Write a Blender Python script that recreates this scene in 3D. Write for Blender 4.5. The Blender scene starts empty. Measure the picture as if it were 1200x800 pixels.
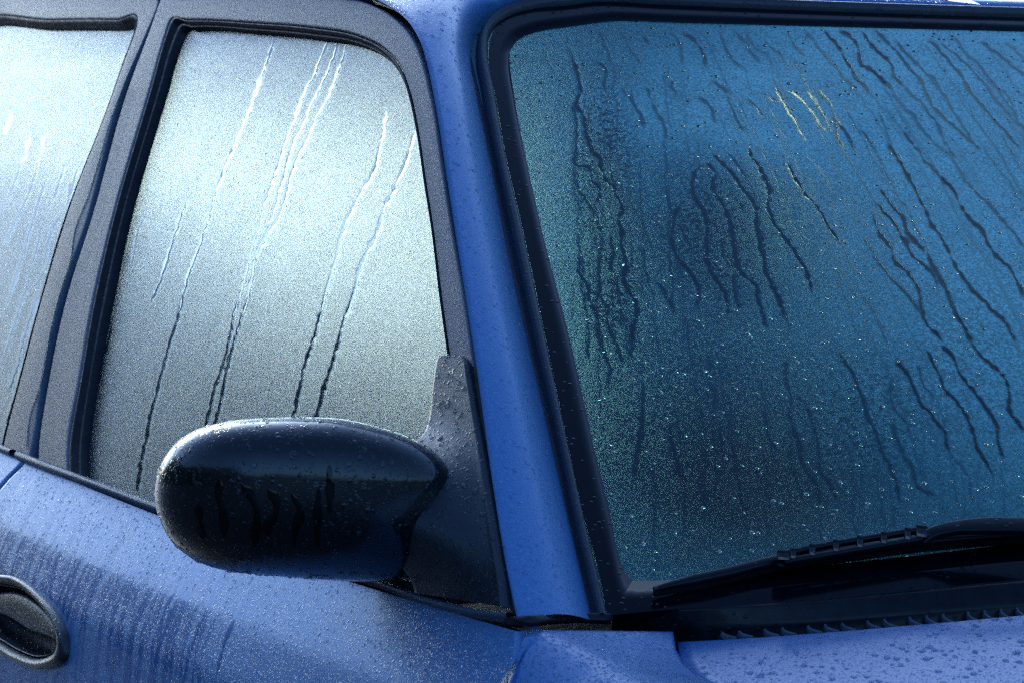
import bpy, math, random
import numpy as np
from math import radians
random.seed(7); RNG = np.random.default_rng(7)
S = bpy.context.scene

# ------------------------------------------------------------------ camera, world, sun, exposure
CAM = np.array([-1.837374, -2.058657, 1.251236]); YAW, PITCH, ROLL, FPX = 0.4657140, 0.0558691, 0.00591192, 4004.877
def cam_axes():
    f = np.array([math.sin(YAW)*math.cos(PITCH), math.cos(YAW)*math.cos(PITCH), -math.sin(PITCH)])
    r = np.cross(f, [0, 0, 1]); r /= np.linalg.norm(r); u = np.cross(r, f)
    c, s = math.cos(ROLL), math.sin(ROLL)
    return np.array([c*r+s*u, -s*r+c*u, f])
AX = cam_axes()
cd = bpy.data.cameras.new('camera'); cam = bpy.data.objects.new('camera', cd); S.collection.objects.link(cam)
from mathutils import Matrix
m4 = Matrix.Identity(4)
for i in range(3):
    m4[i][0], m4[i][1], m4[i][2], m4[i][3] = AX[0][i], AX[1][i], -AX[2][i], CAM[i]
cam.matrix_world = m4
cd.sensor_width = 36; cd.lens = FPX*36/1200; cd.clip_start = .05; cd.clip_end = 3000
cd.dof.use_dof = True; cd.dof.focus_distance = 2.75; cd.dof.aperture_fstop = 22
S.camera = cam

SUN_AZ = radians(15)      # from +Y (rear of the car) towards +X (its left side): low behind the car
SUN_EL = radians(15)
w = bpy.data.worlds.new('World'); S.world = w; w.use_nodes = True
nt = w.node_tree; bg = nt.nodes['Background']
sky = nt.nodes.new('ShaderNodeTexSky'); sky.sky_type = 'NISHITA'; sky.sun_disc = False
sky.sun_elevation = SUN_EL; sky.sun_rotation = SUN_AZ
sky.air_density = 1.0; sky.dust_density = 3.2; sky.ozone_density = 5.0
cool = nt.nodes.new('ShaderNodeMix'); cool.data_type = 'RGBA'; cool.blend_type = 'MULTIPLY'; cool.inputs[0].default_value = 1; cool.inputs[7].default_value = (.80, .97, 1.16, 1)
nt.links.new(sky.outputs[0], cool.inputs[6]); nt.links.new(cool.outputs[2], bg.inputs[0]); bg.inputs[1].default_value = .15
sl = bpy.data.lights.new('sun', 'SUN'); sl.energy = .5; sl.angle = radians(10); sl.color = (1, .985, .95)
so = bpy.data.objects.new('sun', sl); S.collection.objects.link(so)
from mathutils import Vector
sd = Vector((math.sin(SUN_AZ)*math.cos(SUN_EL), math.cos(SUN_AZ)*math.cos(SUN_EL), math.sin(SUN_EL)))
so.rotation_euler = sd.to_track_quat('Z', 'Y').to_euler()
vs = S.view_settings; vs.view_transform = 'Standard'; vs.look = 'None'; vs.exposure = 0.72; vs.gamma = 1; vs.use_curve_mapping = False
S.render.engine = 'CYCLES'
S.cycles.max_bounces = 14; S.cycles.transmission_bounces = 10; S.cycles.transparent_max_bounces = 10
S.cycles.diffuse_bounces = 4; S.cycles.glossy_bounces = 4
S.cycles.caustics_refractive = True; S.cycles.caustics_reflective = True
S.cycles.sample_clamp_indirect = 6
S.cycles.use_denoising = False
S.cycles.filter_width = 1.2

# ------------------------------------------------------------------ pixel <-> place
def rays(p):
    p = np.atleast_2d(np.asarray(p, float))
    d = np.stack([(p[:, 0]-600)/FPX, -(p[:, 1]-400)/FPX, np.ones(len(p))], 1)
    return d @ AX
def to_px(P):
    P = np.asarray(P, float); q = (P-CAM) @ AX.T
    return np.stack([600+FPX*q[..., 0]/q[..., 2], 400-FPX*q[..., 1]/q[..., 2]], -1)
def hit(p, f, a=1.4, b=7.0):
    d = rays(p); n = len(d)
    ts = np.linspace(a, b, 280)
    F = np.stack([f(CAM+d*t) for t in ts], 1)
    ch = np.signbit(F[:, 1:]) != np.signbit(F[:, :1]); i = np.argmax(ch, 1)
    i[~ch.any(1)] = len(ts)-2
    lo, hi = ts[i], ts[i+1]; s0 = np.signbit(F[:, 0])
    for _ in range(40):
        m = (lo+hi)/2; v = np.signbit(f(CAM+d*m[:, None])) == s0
        lo = np.where(v, m, lo); hi = np.where(v, hi, m)
    return CAM+d*lo[:, None]

# ------------------------------------------------------------------ the car's surfaces (car axes: x across, y to the rear, z up)
SC = np.array([-.789, -.024, .030, .40, .10])
def side_x(y, z): return SC[0]+SC[1]*y+SC[2]*(y-.6)**2+SC[3]*(z-.95)+SC[4]*(z-.95)**2*np.sign(z-.95)
def side(P): return P[..., 0]-side_x(P[..., 1], P[..., 2])
def wind_y(x, z): return -.132+.33*x*x+1.615*(z-.92)-.12*(z-.92)*(1.349-z)
def wind(P): return P[..., 1]-wind_y(P[..., 0], P[..., 2])
def grad(f, P):
    e = 1e-4; g = np.stack([(f(P+e*np.eye(3)[k])-f(P-e*np.eye(3)[k])) for k in range(3)], -1)
    return g/np.linalg.norm(g, axis=-1, keepdims=True)
def normal(f, P):                                   # outward: away from the cabin's middle
    g = grad(f, P); c = np.array([0, 1.2, .5])
    return g*np.sign(np.sum(g*(P-c), -1, keepdims=True))
# waistline of the doors, from its trace
bl = hit([(0, 521), (30, 536), (91, 561), (179, 596), (450, 690), (521, 716), (606, 731)], side)
ZB = np.polyfit(bl[:, 1], bl[:, 2], 2)
def zb(y): y = np.clip(y, -.1, 1.5); return np.polyval(ZB, y)
OD = np.array([-.02, 0, .006, .022, .05, .09, .14, .22, .34, .5, .64])
OX = np.array([-.012, .003, .0085, .0205, .0405, .0595, .0675, .070, .066, .050, .010])
_dd = np.linspace(-.02, .64, 500); _oo = np.interp(_dd, OD, OX)
for _ in range(60): _oo[1:-1] = (_oo[:-2]+2*_oo[1:-1]+_oo[2:])/4
def door_off(dz): return np.interp(dz, _dd, _oo)
def door_x(y, z): return side_x(y, zb(y))-door_off(zb(y)-z)
def door(P): return P[..., 0]-door_x(P[..., 1], P[..., 2])
def hood_z(x, y): return .914+.13*(y-.02)+.055*(1-(x/.67)**2)-.02*(np.clip(-y, 0, 2))**2
def hood(P): return P[..., 2]-hood_z(P[..., 0], P[..., 1])

# ------------------------------------------------------------------ mesh helpers
def mesh_obj(name, V, F, mat, parent=None, smooth=True, label=None, attrs=None, kind=None):
    me = bpy.data.meshes.new(name)
    V = np.asarray(V, np.float32).reshape(-1, 3)
    if isinstance(F, np.ndarray):
        n = len(F); k = F.shape[1]
        me.vertices.add(len(V)); me.vertices.foreach_set('co', V.ravel())
        me.loops.add(n*k); me.loops.foreach_set('vertex_index', F.astype(np.int32).ravel())
        me.polygons.add(n); me.polygons.foreach_set('loop_start', np.arange(0, n*k, k, dtype=np.int32))
        me.update(calc_edges=True); me.validate()
    else:
        me.from_pydata([tuple(map(float, v)) for v in V], [], F)
    me.polygons.foreach_set('use_smooth', [smooth]*len(me.polygons))
    for nm, a in (attrs or {}).items():
        at = me.attributes.new(nm, 'FLOAT', 'POINT'); at.data.foreach_set('value', np.asarray(a, np.float32).ravel())
    me.materials.append(mat); me.update()
    o = bpy.data.objects.new(name, me); S.collection.objects.link(o)
    if parent: o.parent = parent
    if label: o['label'] = label
    if kind: o['kind'] = kind
    return o
def grid_faces(nu, nv, close_v=False, flip=False, off=0):
    i = np.arange(nu-1)[:, None]; j = np.arange(nv if close_v else nv-1)[None, :]; j2 = (j+1) % nv
    F = np.stack([i*nv+j, i*nv+j2, (i+1)*nv+j2, (i+1)*nv+j], -1).reshape(-1, 4)+off
    return F[:, ::-1].copy() if flip else F
def orient(P, F, out=(0, 1.2, .5)):                 # face winding so that normals leave the cabin's middle
    V = P.reshape(-1, 3); a, b, c = V[F[:, 0]], V[F[:, 1]], V[F[:, 2]]
    n = np.cross(b-a, c-a); s = np.sum(n*(a-np.array(out)), 1).sum()
    return F if s > 0 else F[:, ::-1].copy()
def resample(P, n, key=None):
    """smooth resampling of the rows P (k,...) to n rows, centripetal along the first block's length"""
    P = np.asarray(P, float); k = len(P); Q = P.reshape(k, -1)
    d = np.r_[0, np.cumsum(np.maximum(np.linalg.norm(np.diff(Q, axis=0), axis=1), 1e-6))]
    t = np.linspace(0, d[-1], n)
    if k < 3:
        return np.stack([np.interp(t, d, Q[:, c]) for c in range(Q.shape[1])], 1).reshape((n,)+P.shape[1:])
    # monotone-ish cubic hermite
    m = np.zeros_like(Q); h = np.diff(d)[:, None]; s = np.diff(Q, axis=0)/h
    m[1:-1] = (s[:-1]*h[1:]+s[1:]*h[:-1])/(h[1:]+h[:-1]); m[0] = s[0]; m[-1] = s[-1]
    i = np.clip(np.searchsorted(d, t, 'right')-1, 0, k-2); hh = (d[i+1]-d[i])[:, None]; u = ((t-d[i])[:, None])/hh
    R = ((2*u**3-3*u**2+1)*Q[i]+(u**3-2*u**2+u)*hh*m[i]+(-2*u**3+3*u**2)*Q[i+1]+(u**3-u**2)*hh*m[i+1])
    return R.reshape((n,)+P.shape[1:])
def pts(lst, f):
    """mixed list of traced (u,v) points and 3D points -> 3D points on surface f"""
    out = np.zeros((len(lst), 3)); ix = [i for i, p in enumerate(lst) if len(p) == 2]
    if ix: out[ix] = hit([lst[i] for i in ix], f)
    for i, p in enumerate(lst):
        if len(p) == 3: out[i] = p
    return out
def pair_rows(pairs, f, n):
    A = pts([p[0] for p in pairs], f); B = pts([p[1] for p in pairs], f)
    R = resample(np.stack([A, B], 1), n)
    return R[:, 0], R[:, 1]
def strip(name, pairs, f, profile, mat, parent, n=80, rows=None, **kw):
    A, B = rows if rows is not None else pair_rows(pairs, f, n)
    N = normal(f, (A+B)/2)
    t = np.array([p[0] for p in profile]); h = np.array([p[1] for p in profile])
    P = A[:, None]+(B-A)[:, None]*t[None, :, None]+N[:, None]*h[None, :, None]
    F = grid_faces(*P.shape[:2])
    Nf = np.cross(P[:-1, 1:]-P[:-1, :-1], P[1:, :-1]-P[:-1, :-1])
    if np.sum(Nf*N[:-1, None]) < 0: F = F[:, ::-1].copy()
    o = mesh_obj(name, P, F, mat, parent, **kw); o_P[o.name] = P
    return o
o_P = {}
def mirror(o, parent, name=None):
    """the same piece on the car's other side"""
    me = o.data.copy(); n = len(me.vertices); co = np.zeros(n*3, np.float32); me.vertices.foreach_get('co', co)
    co[0::3] *= -1; me.vertices.foreach_set('co', co); me.flip_normals(); me.update()
    q = bpy.data.objects.new(name or o.name.split('.')[0], me); S.collection.objects.link(q); q.parent = parent
    q.matrix_basis = o.matrix_basis
    for c in o.children: mirror(c, q)
    return q
def sweep(name, path, sec, mat, parent, up=None, closed=True, caps=True, **kw):
    """section (m,2) or (n,m,2) swept along path (n,3); section axes: across, up"""
    path = np.asarray(path, float); n = len(path); sec = np.asarray(sec, float)
    if sec.ndim == 2: sec = np.repeat(sec[None], n, 0)
    T = np.gradient(path, axis=0); T /= np.linalg.norm(T, axis=1, keepdims=True)
    U = np.repeat(np.array([up if up is not None else (0, 0, 1)], float), n, 0) if np.ndim(up) < 2 else np.asarray(up)
    X = np.cross(T, U); X /= np.linalg.norm(X, axis=1, keepdims=True); U = np.cross(X, T)
    P = path[:, None]+X[:, None]*sec[:, :, :1]+U[:, None]*sec[:, :, 1:]
    m = P.shape[1]; F = [tuple(r) for r in grid_faces(n, m, closed)]
    if caps and closed: F += [tuple(range(m)), tuple(range((n-1)*m, n*m))[::-1]]
    return mesh_obj(name, P, F, mat, parent, **kw)
def rrect(w, h, r, k=4):
    a = []
    for cx, cy, s in ((w/2-r, h/2-r, 0), (-w/2+r, h/2-r, 90), (-w/2+r, -h/2+r, 180), (w/2-r, -h/2+r, 270)):
        for i in range(k+1):
            t = radians(s+90*i/k); a.append((cx+r*math.cos(t), cy+r*math.sin(t)))
    return np.array(a)
def loft(name, rings, mat, parent, caps=True, **kw):
    P = np.asarray(rings, float); n, m = P.shape[:2]; F = [tuple(r) for r in grid_faces(n, m, True)]
    if caps: F += [tuple(range(m))[::-1], tuple(range((n-1)*m, n*m))]
    return mesh_obj(name, P, F, mat, parent, **kw)

# ------------------------------------------------------------------ traced water runs -> a mask the panes' and door's own vertices carry
def T(ox, oy, s, *p): return [(ox+x/s, oy+y/s) for x, y in p]
RUNS = []   # (points, half width, strength)
def run(p, wd=2.6, st=1.0): RUNS.append((p, wd, st))
A1 = lambda *p: T(600, 20, 4, *p)
A2 = lambda *p: T(900, 20, 4, *p)
A3 = lambda *p: T(620, 200, 4, *p)
A4 = lambda *p: T(900, 200, 4, *p)
A5 = lambda *p: T(650, 380, 4, *p)
A6 = lambda *p: T(900, 400, 4, *p)
run(A1((260,80),(265,140),(285,190)), 2, .5)
run(A1((285,180),(310,280),(320,360),(300,420),(335,460),(345,520),(355,570),(375,630),(410,660),(415,720),(440,770),(470,800)), 3)
run(A3((390,60),(410,130),(440,185),(420,230),(435,280),(430,340),(445,400),(455,465),(440,500),(465,560),(500,620),(505,680),(485,740),(480,800)), 3)
run(A5((375,0),(370,80),(355,150)), 2.6, .8)
run(A1((150,110),(165,200),(240,320),(270,380)), 2, .45)
run(A1((290,420),(305,540),(300,620),(295,690),(370,710),(370,760)), 2.2, .9)
run(A3((290,0),(290,40),(325,90),(310,155)), 2.4)
run(A3((210,0),(235,90),(290,180),(315,240),(335,330),(330,420),(330,520),(345,610),(375,650),(365,700),(385,780)), 2, .75)
run(A1((400,70),(440,140),(465,230)), 2.2, .6); run(A1((400,215),(440,250),(430,310),(440,350)), 2.4, .9)
run(A1((465,560),(455,640),(460,700),(470,780)), 2.2, .9)
run(A1((505,70),(550,150),(610,230)), 2, .5); run(A1((620,80),(640,130)), 2, .8)
run(A1((735,75),(785,130),(800,230)), 2.2, .6); run(A1((800,75),(855,110),(890,165),(910,230)), 2.6, .9)
run(A1((970,70),(1000,150),(1030,200),(1080,240)), 2.4, .7); run(A1((1045,70),(1110,150),(1160,220)), 2.4, .7)
run(A1((1090,60),(1120,120),(1190,180),(1220,230)), 2.4, .6)
for q in (((540,370),(595,440),(620,520)), ((650,400),(690,470),(730,570)), ((940,310),(990,340),(1020,410),(1050,480),(1090,540)),
          ((1100,380),(1150,430),(1190,470)), ((520,330),(545,380)), ((630,330),(655,400)), ((870,380),(930,430),(950,500)), ((740,310),(775,380))): run(A1(*q), 2.6, .8)
for q in (((30,320),(80,420),(130,500),(180,580)), ((90,340),(170,400),(220,480),(270,540)), ((180,350),(240,430),(280,490)),
          ((230,340),(290,410),(300,450)), ((0,370),(60,410))): run(A2(*q), 2.8, .85)
run(A1((905,690),(862,722),(840,790)), 2.2); run(A3((770,0),(770,120),(810,180),(835,260),(835,340),(840,440),(880,520),(930,620),(940,680)), 3)
run(A1((910,680),(945,730),(950,790)), 2.6); run(A3((870,30),(865,90),(910,170),(940,250),(960,360),(985,470),(1060,540),(1085,640),(1110,740)), 3)
run(A1((940,640),(1000,700),(1070,780)), 2.6); run(A3((940,0),(1000,90),(1050,160),(1070,260),(1090,370),(1110,470),(1150,560),(1180,620),(1190,700)), 3.2)
run(A1((1010,640),(1060,700),(1090,760)), 2.2, .8)
run(A1((1110,590),(1125,660),(1160,700),(1190,760)), 2.6); run(A4((-30,20),(0,60),(5,180),(30,250),(100,340),(150,430),(190,500),(205,590)), 3)
run(A4((205,590),(230,640),(280,720),(290,800)), 2, .4)
run(A3((700,160),(675,240),(670,340),(690,390),(720,440),(770,500),(795,590),(785,640)), 2.6)
run(A3((710,250),(740,330),(770,380)), 2.2, .8); run(A3((960,480),(970,600),(990,650)), 2.2, .9); run(A3((820,100),(865,190)), 2, .7)
run(A3((990,150),(1000,220)), 2, .7); run(A3((905,340),(915,420)), 2.2, .6)
run(A3((470,90),(470,160),(520,220),(560,320),(580,380)), 2, .6)
run(A3((240,400),(240,480),(275,530),(280,600),(320,700),(330,790)), 2.4, .8)
run(A3((380,300),(390,380),(385,490)), 2.4, .8); run(A3((415,500),(425,620),(430,740)), 2.2, .7); run(A3((600,520),(660,620),(680,660)), 2.6, .8)
run(A2((95,690),(130,760)), 2.4); run(A4((100,0),(150,80),(200,150),(250,190),(270,250),(340,340)), 2.8); run(A4((340,340),(380,430),(410,520),(450,600),(490,660),(540,750)), 2.6, .6)
run(A2((180,640),(230,710),(290,780)), 1.8, .5)
run(A4((240,0),(290,70),(390,200),(450,310)), 2.0, .55); run(A4((450,310),(500,400),(560,480),(620,550),(670,600),(715,670)), 2.8, .9)
run(A4((490,200),(520,290),(570,350),(590,420),(660,490),(700,540),(720,660),(760,740),(820,800)), 3)
run(A4((510,150),(560,210),(600,270),(650,340),(670,390),(740,450),(780,500),(800,550)), 2.8)
run(A4((520,80),(580,160),(630,230),(670,310),(730,380),(770,450),(820,520),(850,610),(900,700),(950,800)), 3)
run(A2((170,70),(250,160),(330,250),(420,350)), 2.4, .7); run(A2((420,350),(530,520),(560,600)), 2.2, .5); run(A2((560,600),(630,700),(670,790)), 3)
run(A4((630,0),(680,70),(720,160),(770,250),(830,350),(880,450),(950,550),(1040,640),(1110,720),(1160,800)), 3)
run(A2((260,60),(330,140),(370,220),(420,290),(480,360)), 2.8); run(A2((480,360),(560,450),(630,530)), 2, .5)
run(A2((630,530),(680,600),(740,670),(800,750),(850,800)), 2.6, .9); run(A4((800,20),(860,80),(920,200),(1000,280),(1050,380),(1130,460),(1200,590)), 2.8)
run(A2((340,60),(420,140),(430,200),(520,280),(580,350)), 2.8); run(A2((580,350),(680,470),(750,560),(840,640),(880,690),(930,780)), 2.6, .7)
run(A4((910,20),(950,80),(1060,190),(1150,290),(1200,360)), 2.4, .8)
run(A2((440,60),(490,140),(570,210),(600,290),(640,330)), 2.6); run(A2((640,330),(740,430),(790,500),(830,590),(880,670)), 2.4, .8)
run(A2((500,60),(590,150),(660,240),(720,310),(750,380),(820,470),(900,540),(960,600),(1000,625)), 2.6, .9)
run(A2((600,110),(660,190),(760,280),(810,350),(880,450),(930,530),(960,590)), 2.4, .8)
run(A2((760,110),(830,190),(910,280),(950,350),(1030,450),(1100,530),(1180,620)), 2.4, .9)
run(A2((810,120),(890,190),(980,270),(1060,380),(1130,460),(1220,540)), 2.2, .8); run(A2((870,90),(930,170),(1000,240),(1040,310),(1130,380),(1160,430)), 2.2, .7)
run(A2((1000,120),(1100,190),(1220,290)), 2.4, .8); run(A2((1110,120),(1220,210)), 2.2, .6)
run(A2((90,80),(130,140),(180,190)), 2.2, .7); run(A2((0,130),(60,180),(100,250)), 2.2, .7)
run(A2((310,450),(320,530),(330,580),(360,620)), 2.4, .9); run(A2((320,470),(360,540),(400,600),(420,630)), 2.6, .9)
run(A4((1110,20),(1160,90),(1200,150)), 2, .6)
run(A6((330,60),(390,150),(430,230),(460,320),(500,420),(540,530),(580,600),(610,690),(620,750)), 2.8, .9)
run(A6((580,180),(580,300),(650,390),(660,430)), 2.4, .8); run(A6((430,30),(460,130),(520,190)), 2, .4)
run(A6((580,380),(620,500),(680,590),(700,670),(780,720)), 2.8, .8); run(A6((600,90),(660,170),(700,270),(770,360),(830,430),(850,520)), 3); run(A6((850,520),(920,600),(960,750)), 2.4, .6)
run(A6((740,30),(790,130),(840,240),(900,300),(950,400),(990,510),(1050,620)), 3); run(A6((810,10),(860,70),(900,150),(960,230),(1020,310),(1070,400),(1080,480),(1100,550)), 3)
run(A6((950,0),(1000,70),(1080,140),(1130,230),(1140,330),(1200,420)), 3); run(A6((90,90),(80,180),(105,290),(105,380),(150,490),(170,590),(220,650),(240,760)), 2.6, .8)
run(A6((140,250),(190,320),(220,420),(240,520),(240,590),(290,660),(320,740)), 2.6, .7); run(A6((700,110),(730,200),(780,270)), 2, .8); run(A6((1010,400),(1060,440)), 2, .6)
run(A6((1160,0),(1180,50)), 2, .6)
for q in (((200,0),(230,120),(260,200),(240,300)), ((260,20),(290,100),(320,180)), ((410,280),(415,400),(400,520),(370,720)), ((540,480),(560,600),(590,720)), ((745,280),(750,400)),
          ((760,490),(785,560),(780,600)), ((970,400),(1000,490),(1030,590)), ((730,150),(725,210))): run(A5(*q), 2.6, .65)
rr = random.Random(3)
for k in range(34):      # faint runs low on the windscreen
    x, y = rr.uniform(690, 1180), rr.uniform(400, 560)
    q = [(x, y)]
    for j in range(rr.randint(4, 8)): x += rr.uniform(-2, 5); y += rr.uniform(12, 24); q.append((x, min(y, 665)))
    run(q, rr.uniform(1.4, 2.4), rr.uniform(.2, .5))
for k in range(46):      # fine short ones higher up
    x, y = rr.uniform(640, 1200), rr.uniform(40, 380)
    q = [(x, y)]; sx = (x-700)/500*9
    for j in range(rr.randint(2, 5)): x += rr.uniform(-2, 2)+sx; y += rr.uniform(8, 18); q.append((x, y))
    run(q, rr.uniform(1.2, 1.9), rr.uniform(.3, .7))
for k in range(40):      # long thin ones across the right half, leaning with the glass
    x, y = rr.uniform(820, 1240), rr.uniform(30, 260)
    q = [(x, y)]; end = y+rr.uniform(90, 330)
    while y < min(end, 600):
        sl_ = np.interp(y, [30, 200, 420, 640], [.78, .62, .45, .22])*np.interp(x, [700, 1200], [.5, 1.05]); st_ = rr.uniform(12, 26); x += sl_*st_+rr.uniform(-2.2, 2.2); y += st_; q.append((x, y))
    if len(q) > 2: run(q, rr.uniform(1.0, 1.9), rr.uniform(.35, .85))
for k in range(16):      # and near the left edge, almost straight down
    x, y = rr.uniform(640, 800), rr.uniform(60, 300); q = [(x, y)]
    for j in range(rr.randint(5, 12)): x += rr.uniform(-2, 4); y += rr.uniform(14, 24); q.append((x, y))
    run(q, rr.uniform(1.0, 1.8), rr.uniform(.3, .7))
n_wind = len(RUNS)
# side windows
B1 = lambda *p: T(0, 260, 2.9625, *p)
B2 = lambda *p: T(0, 100, 3.81, *p)
B3 = lambda *p: T(0, 300, 3.077, *p)
run([(329,3),(317,35),(280,135),(246,216),(233,263),(216,311),(199,368),(192,392),(184,422),(172,469),(159,527),(152,570)], 1.9)
run([(385,7),(375,47),(341,125),(317,192),(297,253),(280,317),(263,378),(257,408),(243,452),(230,503),(222,540)], 1.9)
run([(395,8),(386,51),(351,132),(332,175),(311,250),(300,285)], 1.9); run([(405,10),(397,54),(358,145),(338,189),(317,252),(294,290),(287,324),(270,385),(260,415),(253,449),(243,503)], 1.9)
run([(445,128),(438,165),(432,189),(411,229),(389,281),(384,303),(369,356),(358,395),(347,430),(334,487),(330,500)], 2.1)
run([(478,150),(472,172),(459,207),(441,242),(432,272),(415,303),(408,334),(391,386),(382,417),(369,456),(358,495)], 2.3)
run([(211,229),(196,272),(183,316),(170,351)], 1.8); run([(163,247),(151,278),(146,305)], 1.6, .6); run([(144,257),(136,284),(128,320)], 1.6, .5)
run([(308,350),(304,368)], 1.4, .6)
run(B1((370,350),(330,480),(318,560)), 1.8, .8); run(B1((285,640),(290,690),(282,740),(275,800)), 2)
for q in (((180,200),(150,310),(100,470),(40,600),(0,700)), ((100,260),(60,360),(10,500)), ((260,330),(240,420),(210,500)), ((170,430),(130,560),(90,700),(60,800)), ((320,360),(280,490)),
          ((240,580),(200,650),(170,780)), ((30,110),(0,200)), ((110,200),(95,280)), ((290,420),(270,520)), ((150,660),(110,800))): run(B2(*q), 1.7, .85)
for q in (((50,20),(0,170)), ((110,130),(70,260),(40,380),(10,470)), ((130,100),(90,260),(60,390),(20,520),(0,590)), ((165,80),(120,240),(90,360),(50,430),(20,600),(5,650)), ((150,20),(110,90)), ((75,100),(20,260),(0,330))): run(B3(*q), 2, .95)
# beside the door gap
n_side = len(RUNS)
# door runs
DR = []
for k in range(58):
    u = k/57.0; x = 28+u*250+rr.uniform(-4, 4); y = 552+u*100+rr.uniform(0, 25)
    L = rr.uniform(70, 120); q = [(x, y), (x-.23*L, y+.5*L)]
    x2, y2 = x-.42*L, y+L; q.append((x2, y2))
    end = min(830, y2+rr.uniform(60, 190))
    if rr.random() < .85: q += [(x2-.12*(end-y2)*.6, (y2+end)/2), (x2-.12*(end-y2), end)]
    run(q, rr.uniform(1.5, 3.2), rr.uniform(.55, 1))
run([(300,680),(285,705),(268,740),(262,755),(255,790)], 2.6, 1)

MX0, MY0, MS = -60, -40, 2
MASK = np.zeros((int(900*MS), int(1340*MS)), np.float32)
def stamp(p, wd, st, jit=1.0):
    p = np.asarray(p, float)
    d = np.r_[0, np.cumsum(np.linalg.norm(np.diff(p, axis=0), axis=1))]; n = max(int(d[-1]*2), 2)
    q = resample(p, n)
    j = RNG.normal(0, 1, (n//7+3, 2)); j = np.stack([np.interp(np.linspace(0, len(j)-1, n), np.arange(len(j)), j[:, c]) for c in (0, 1)], 1)
    j2 = RNG.normal(0, 1, (n//28+3, 2)); j2 = np.stack([np.interp(np.linspace(0, len(j2)-1, n), np.arange(len(j2)), j2[:, c]) for c in (0, 1)], 1)
    q = q+jit*(j*.55+j2*.8)
    wv = wd*(1+.30*np.interp(np.linspace(0, n/9, n), np.arange(n//9+3), RNG.normal(0, 1, n//9+3)))
    fade = np.clip(np.minimum(np.arange(n), np.arange(n)[::-1])/14+.35, 0, 1)
    for (x, y), r, fd in zip(q, np.maximum(wv, .8), fade):
        cx, cy = (x-MX0)*MS, (y-MY0)*MS; R = int(r*MS*1.6)+2
        x0, y0 = int(cx)-R, int(cy)-R
        if x0 < 0 or y0 < 0 or x0+2*R >= MASK.shape[1] or y0+2*R >= MASK.shape[0]: continue
        yy, xx = np.mgrid[y0:y0+2*R, x0:x0+2*R]; dd = np.hypot(xx-cx, yy-cy)/(r*MS)
        v = st*fd*np.clip(1.25-.95*dd*dd, 0, 1)
        sub = MASK[y0:y0+2*R, x0:x0+2*R]; np.maximum(sub, v, out=sub)
for i, (p, wd, st) in enumerate(RUNS): stamp(p, wd, st, 1.0 if i < n_wind else (.7 if i < n_side else .6))
def mask_at(P):
    q = to_px(P.reshape(-1, 3)); x = (q[:, 0]-MX0)*MS; y = (q[:, 1]-MY0)*MS
    x0 = np.clip(np.floor(x).astype(int), 0, MASK.shape[1]-2); y0 = np.clip(np.floor(y).astype(int), 0, MASK.shape[0]-2)
    fx = np.clip(x-x0, 0, 1); fy = np.clip(y-y0, 0, 1)
    v = (MASK[y0, x0]*(1-fx)*(1-fy)+MASK[y0, x0+1]*fx*(1-fy)+MASK[y0+1, x0]*(1-fx)*fy+MASK[y0+1, x0+1]*fx*fy)
    inside = (x > 0) & (x < MASK.shape[1]-2) & (y > 0) & (y < MASK.shape[0]-2)
    return (v*inside).reshape(P.shape[:-1])
BLOBS = [(705,190,45,120,1.0), (720,330,40,70,.9), (860,270,95,95,1.0), (810,210,50,60,.6), (700,110,60,60,.5), (790,120,40,40,.55), (1020,480,120,100,.7), (1130,400,100,140,.6), (860,460,140,120,.45), (1040,280,120,120,.5), (1150,200,120,120,.35), (960,120,120,70,.35), (640,180,30,120,.4), (760,470,90,120,.3)]
def coarse_at(P):
    q = to_px(P.reshape(-1, 3)); v = np.zeros(len(q))
    for x, y, a, b, s in BLOBS: v = np.maximum(v, s*np.exp(-(((q[:, 0]-x)/a)**2+((q[:, 1]-y)/b)**2)**1.5))
    return v.reshape(P.shape[:-1])

GLOWB = [(1150,70,280,190,1.5), (1180,330,190,240,1.0), (850,130,130,60,.9), (640,250,50,170,.35), (740,130,90,70,.2), (860,540,200,130,-.6), (860,275,90,90,-.5), (1040,150,80,60,-.3), (700,330,50,170,-.35), (1000,600,260,60,-.2)]
def glow_at(P):     # windscreen glow and shade painted into the dew, patch by patch
    q = to_px(P.reshape(-1, 3)); v = np.zeros(len(q))
    for x, y, a, b, s in GLOWB: v += s*np.exp(-(((q[:, 0]-x)/a)**2+((q[:, 1]-y)/b)**2))
    return v.reshape(P.shape[:-1])

# ------------------------------------------------------------------ materials
def mat(name):
    m = bpy.data.materials.new(name); m.use_nodes = True; n = m.node_tree
    return m, n, n.nodes['Principled BSDF']
def N(n, t, **kw):
    o = n.nodes.new(t)
    for k, v in kw.items():
        if k.startswith('i_'):
            key = k[2:]; o.inputs[int(key) if key.isdigit() else key].default_value = v
        else: setattr(o, k, v)
    return o
def L(n, a, b): n.links.new(a, b)
def math_(n, op, a, b=None, clamp=False):
    o = N(n, 'ShaderNodeMath', operation=op, use_clamp=clamp)
    for i, v in enumerate((a, b)):
        if v is None: continue
        if isinstance(v, (int, float)): o.inputs[i].default_value = v
        else: L(n, v, o.inputs[i])
    return o.outputs[0]
def mapr(n, v, a, b, c=0., d=1.):
    o = N(n, 'ShaderNodeMapRange', clamp=True); L(n, v, o.inputs[0])
    for i, x in enumerate((a, b, c, d)): o.inputs[i+1].default_value = x
    return o.outputs[0]
def coord(n): return N(n, 'ShaderNodeTexCoord').outputs['Object']
def noise(n, v, sc, det=2., rough=.5):
    o = N(n, 'ShaderNodeTexNoise'); o.inputs['Scale'].default_value = sc; o.inputs['Detail'].default_value = det; o.inputs['Roughness'].default_value = rough
    L(n, v, o.inputs['Vector']); return o.outputs['Fac']
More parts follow.
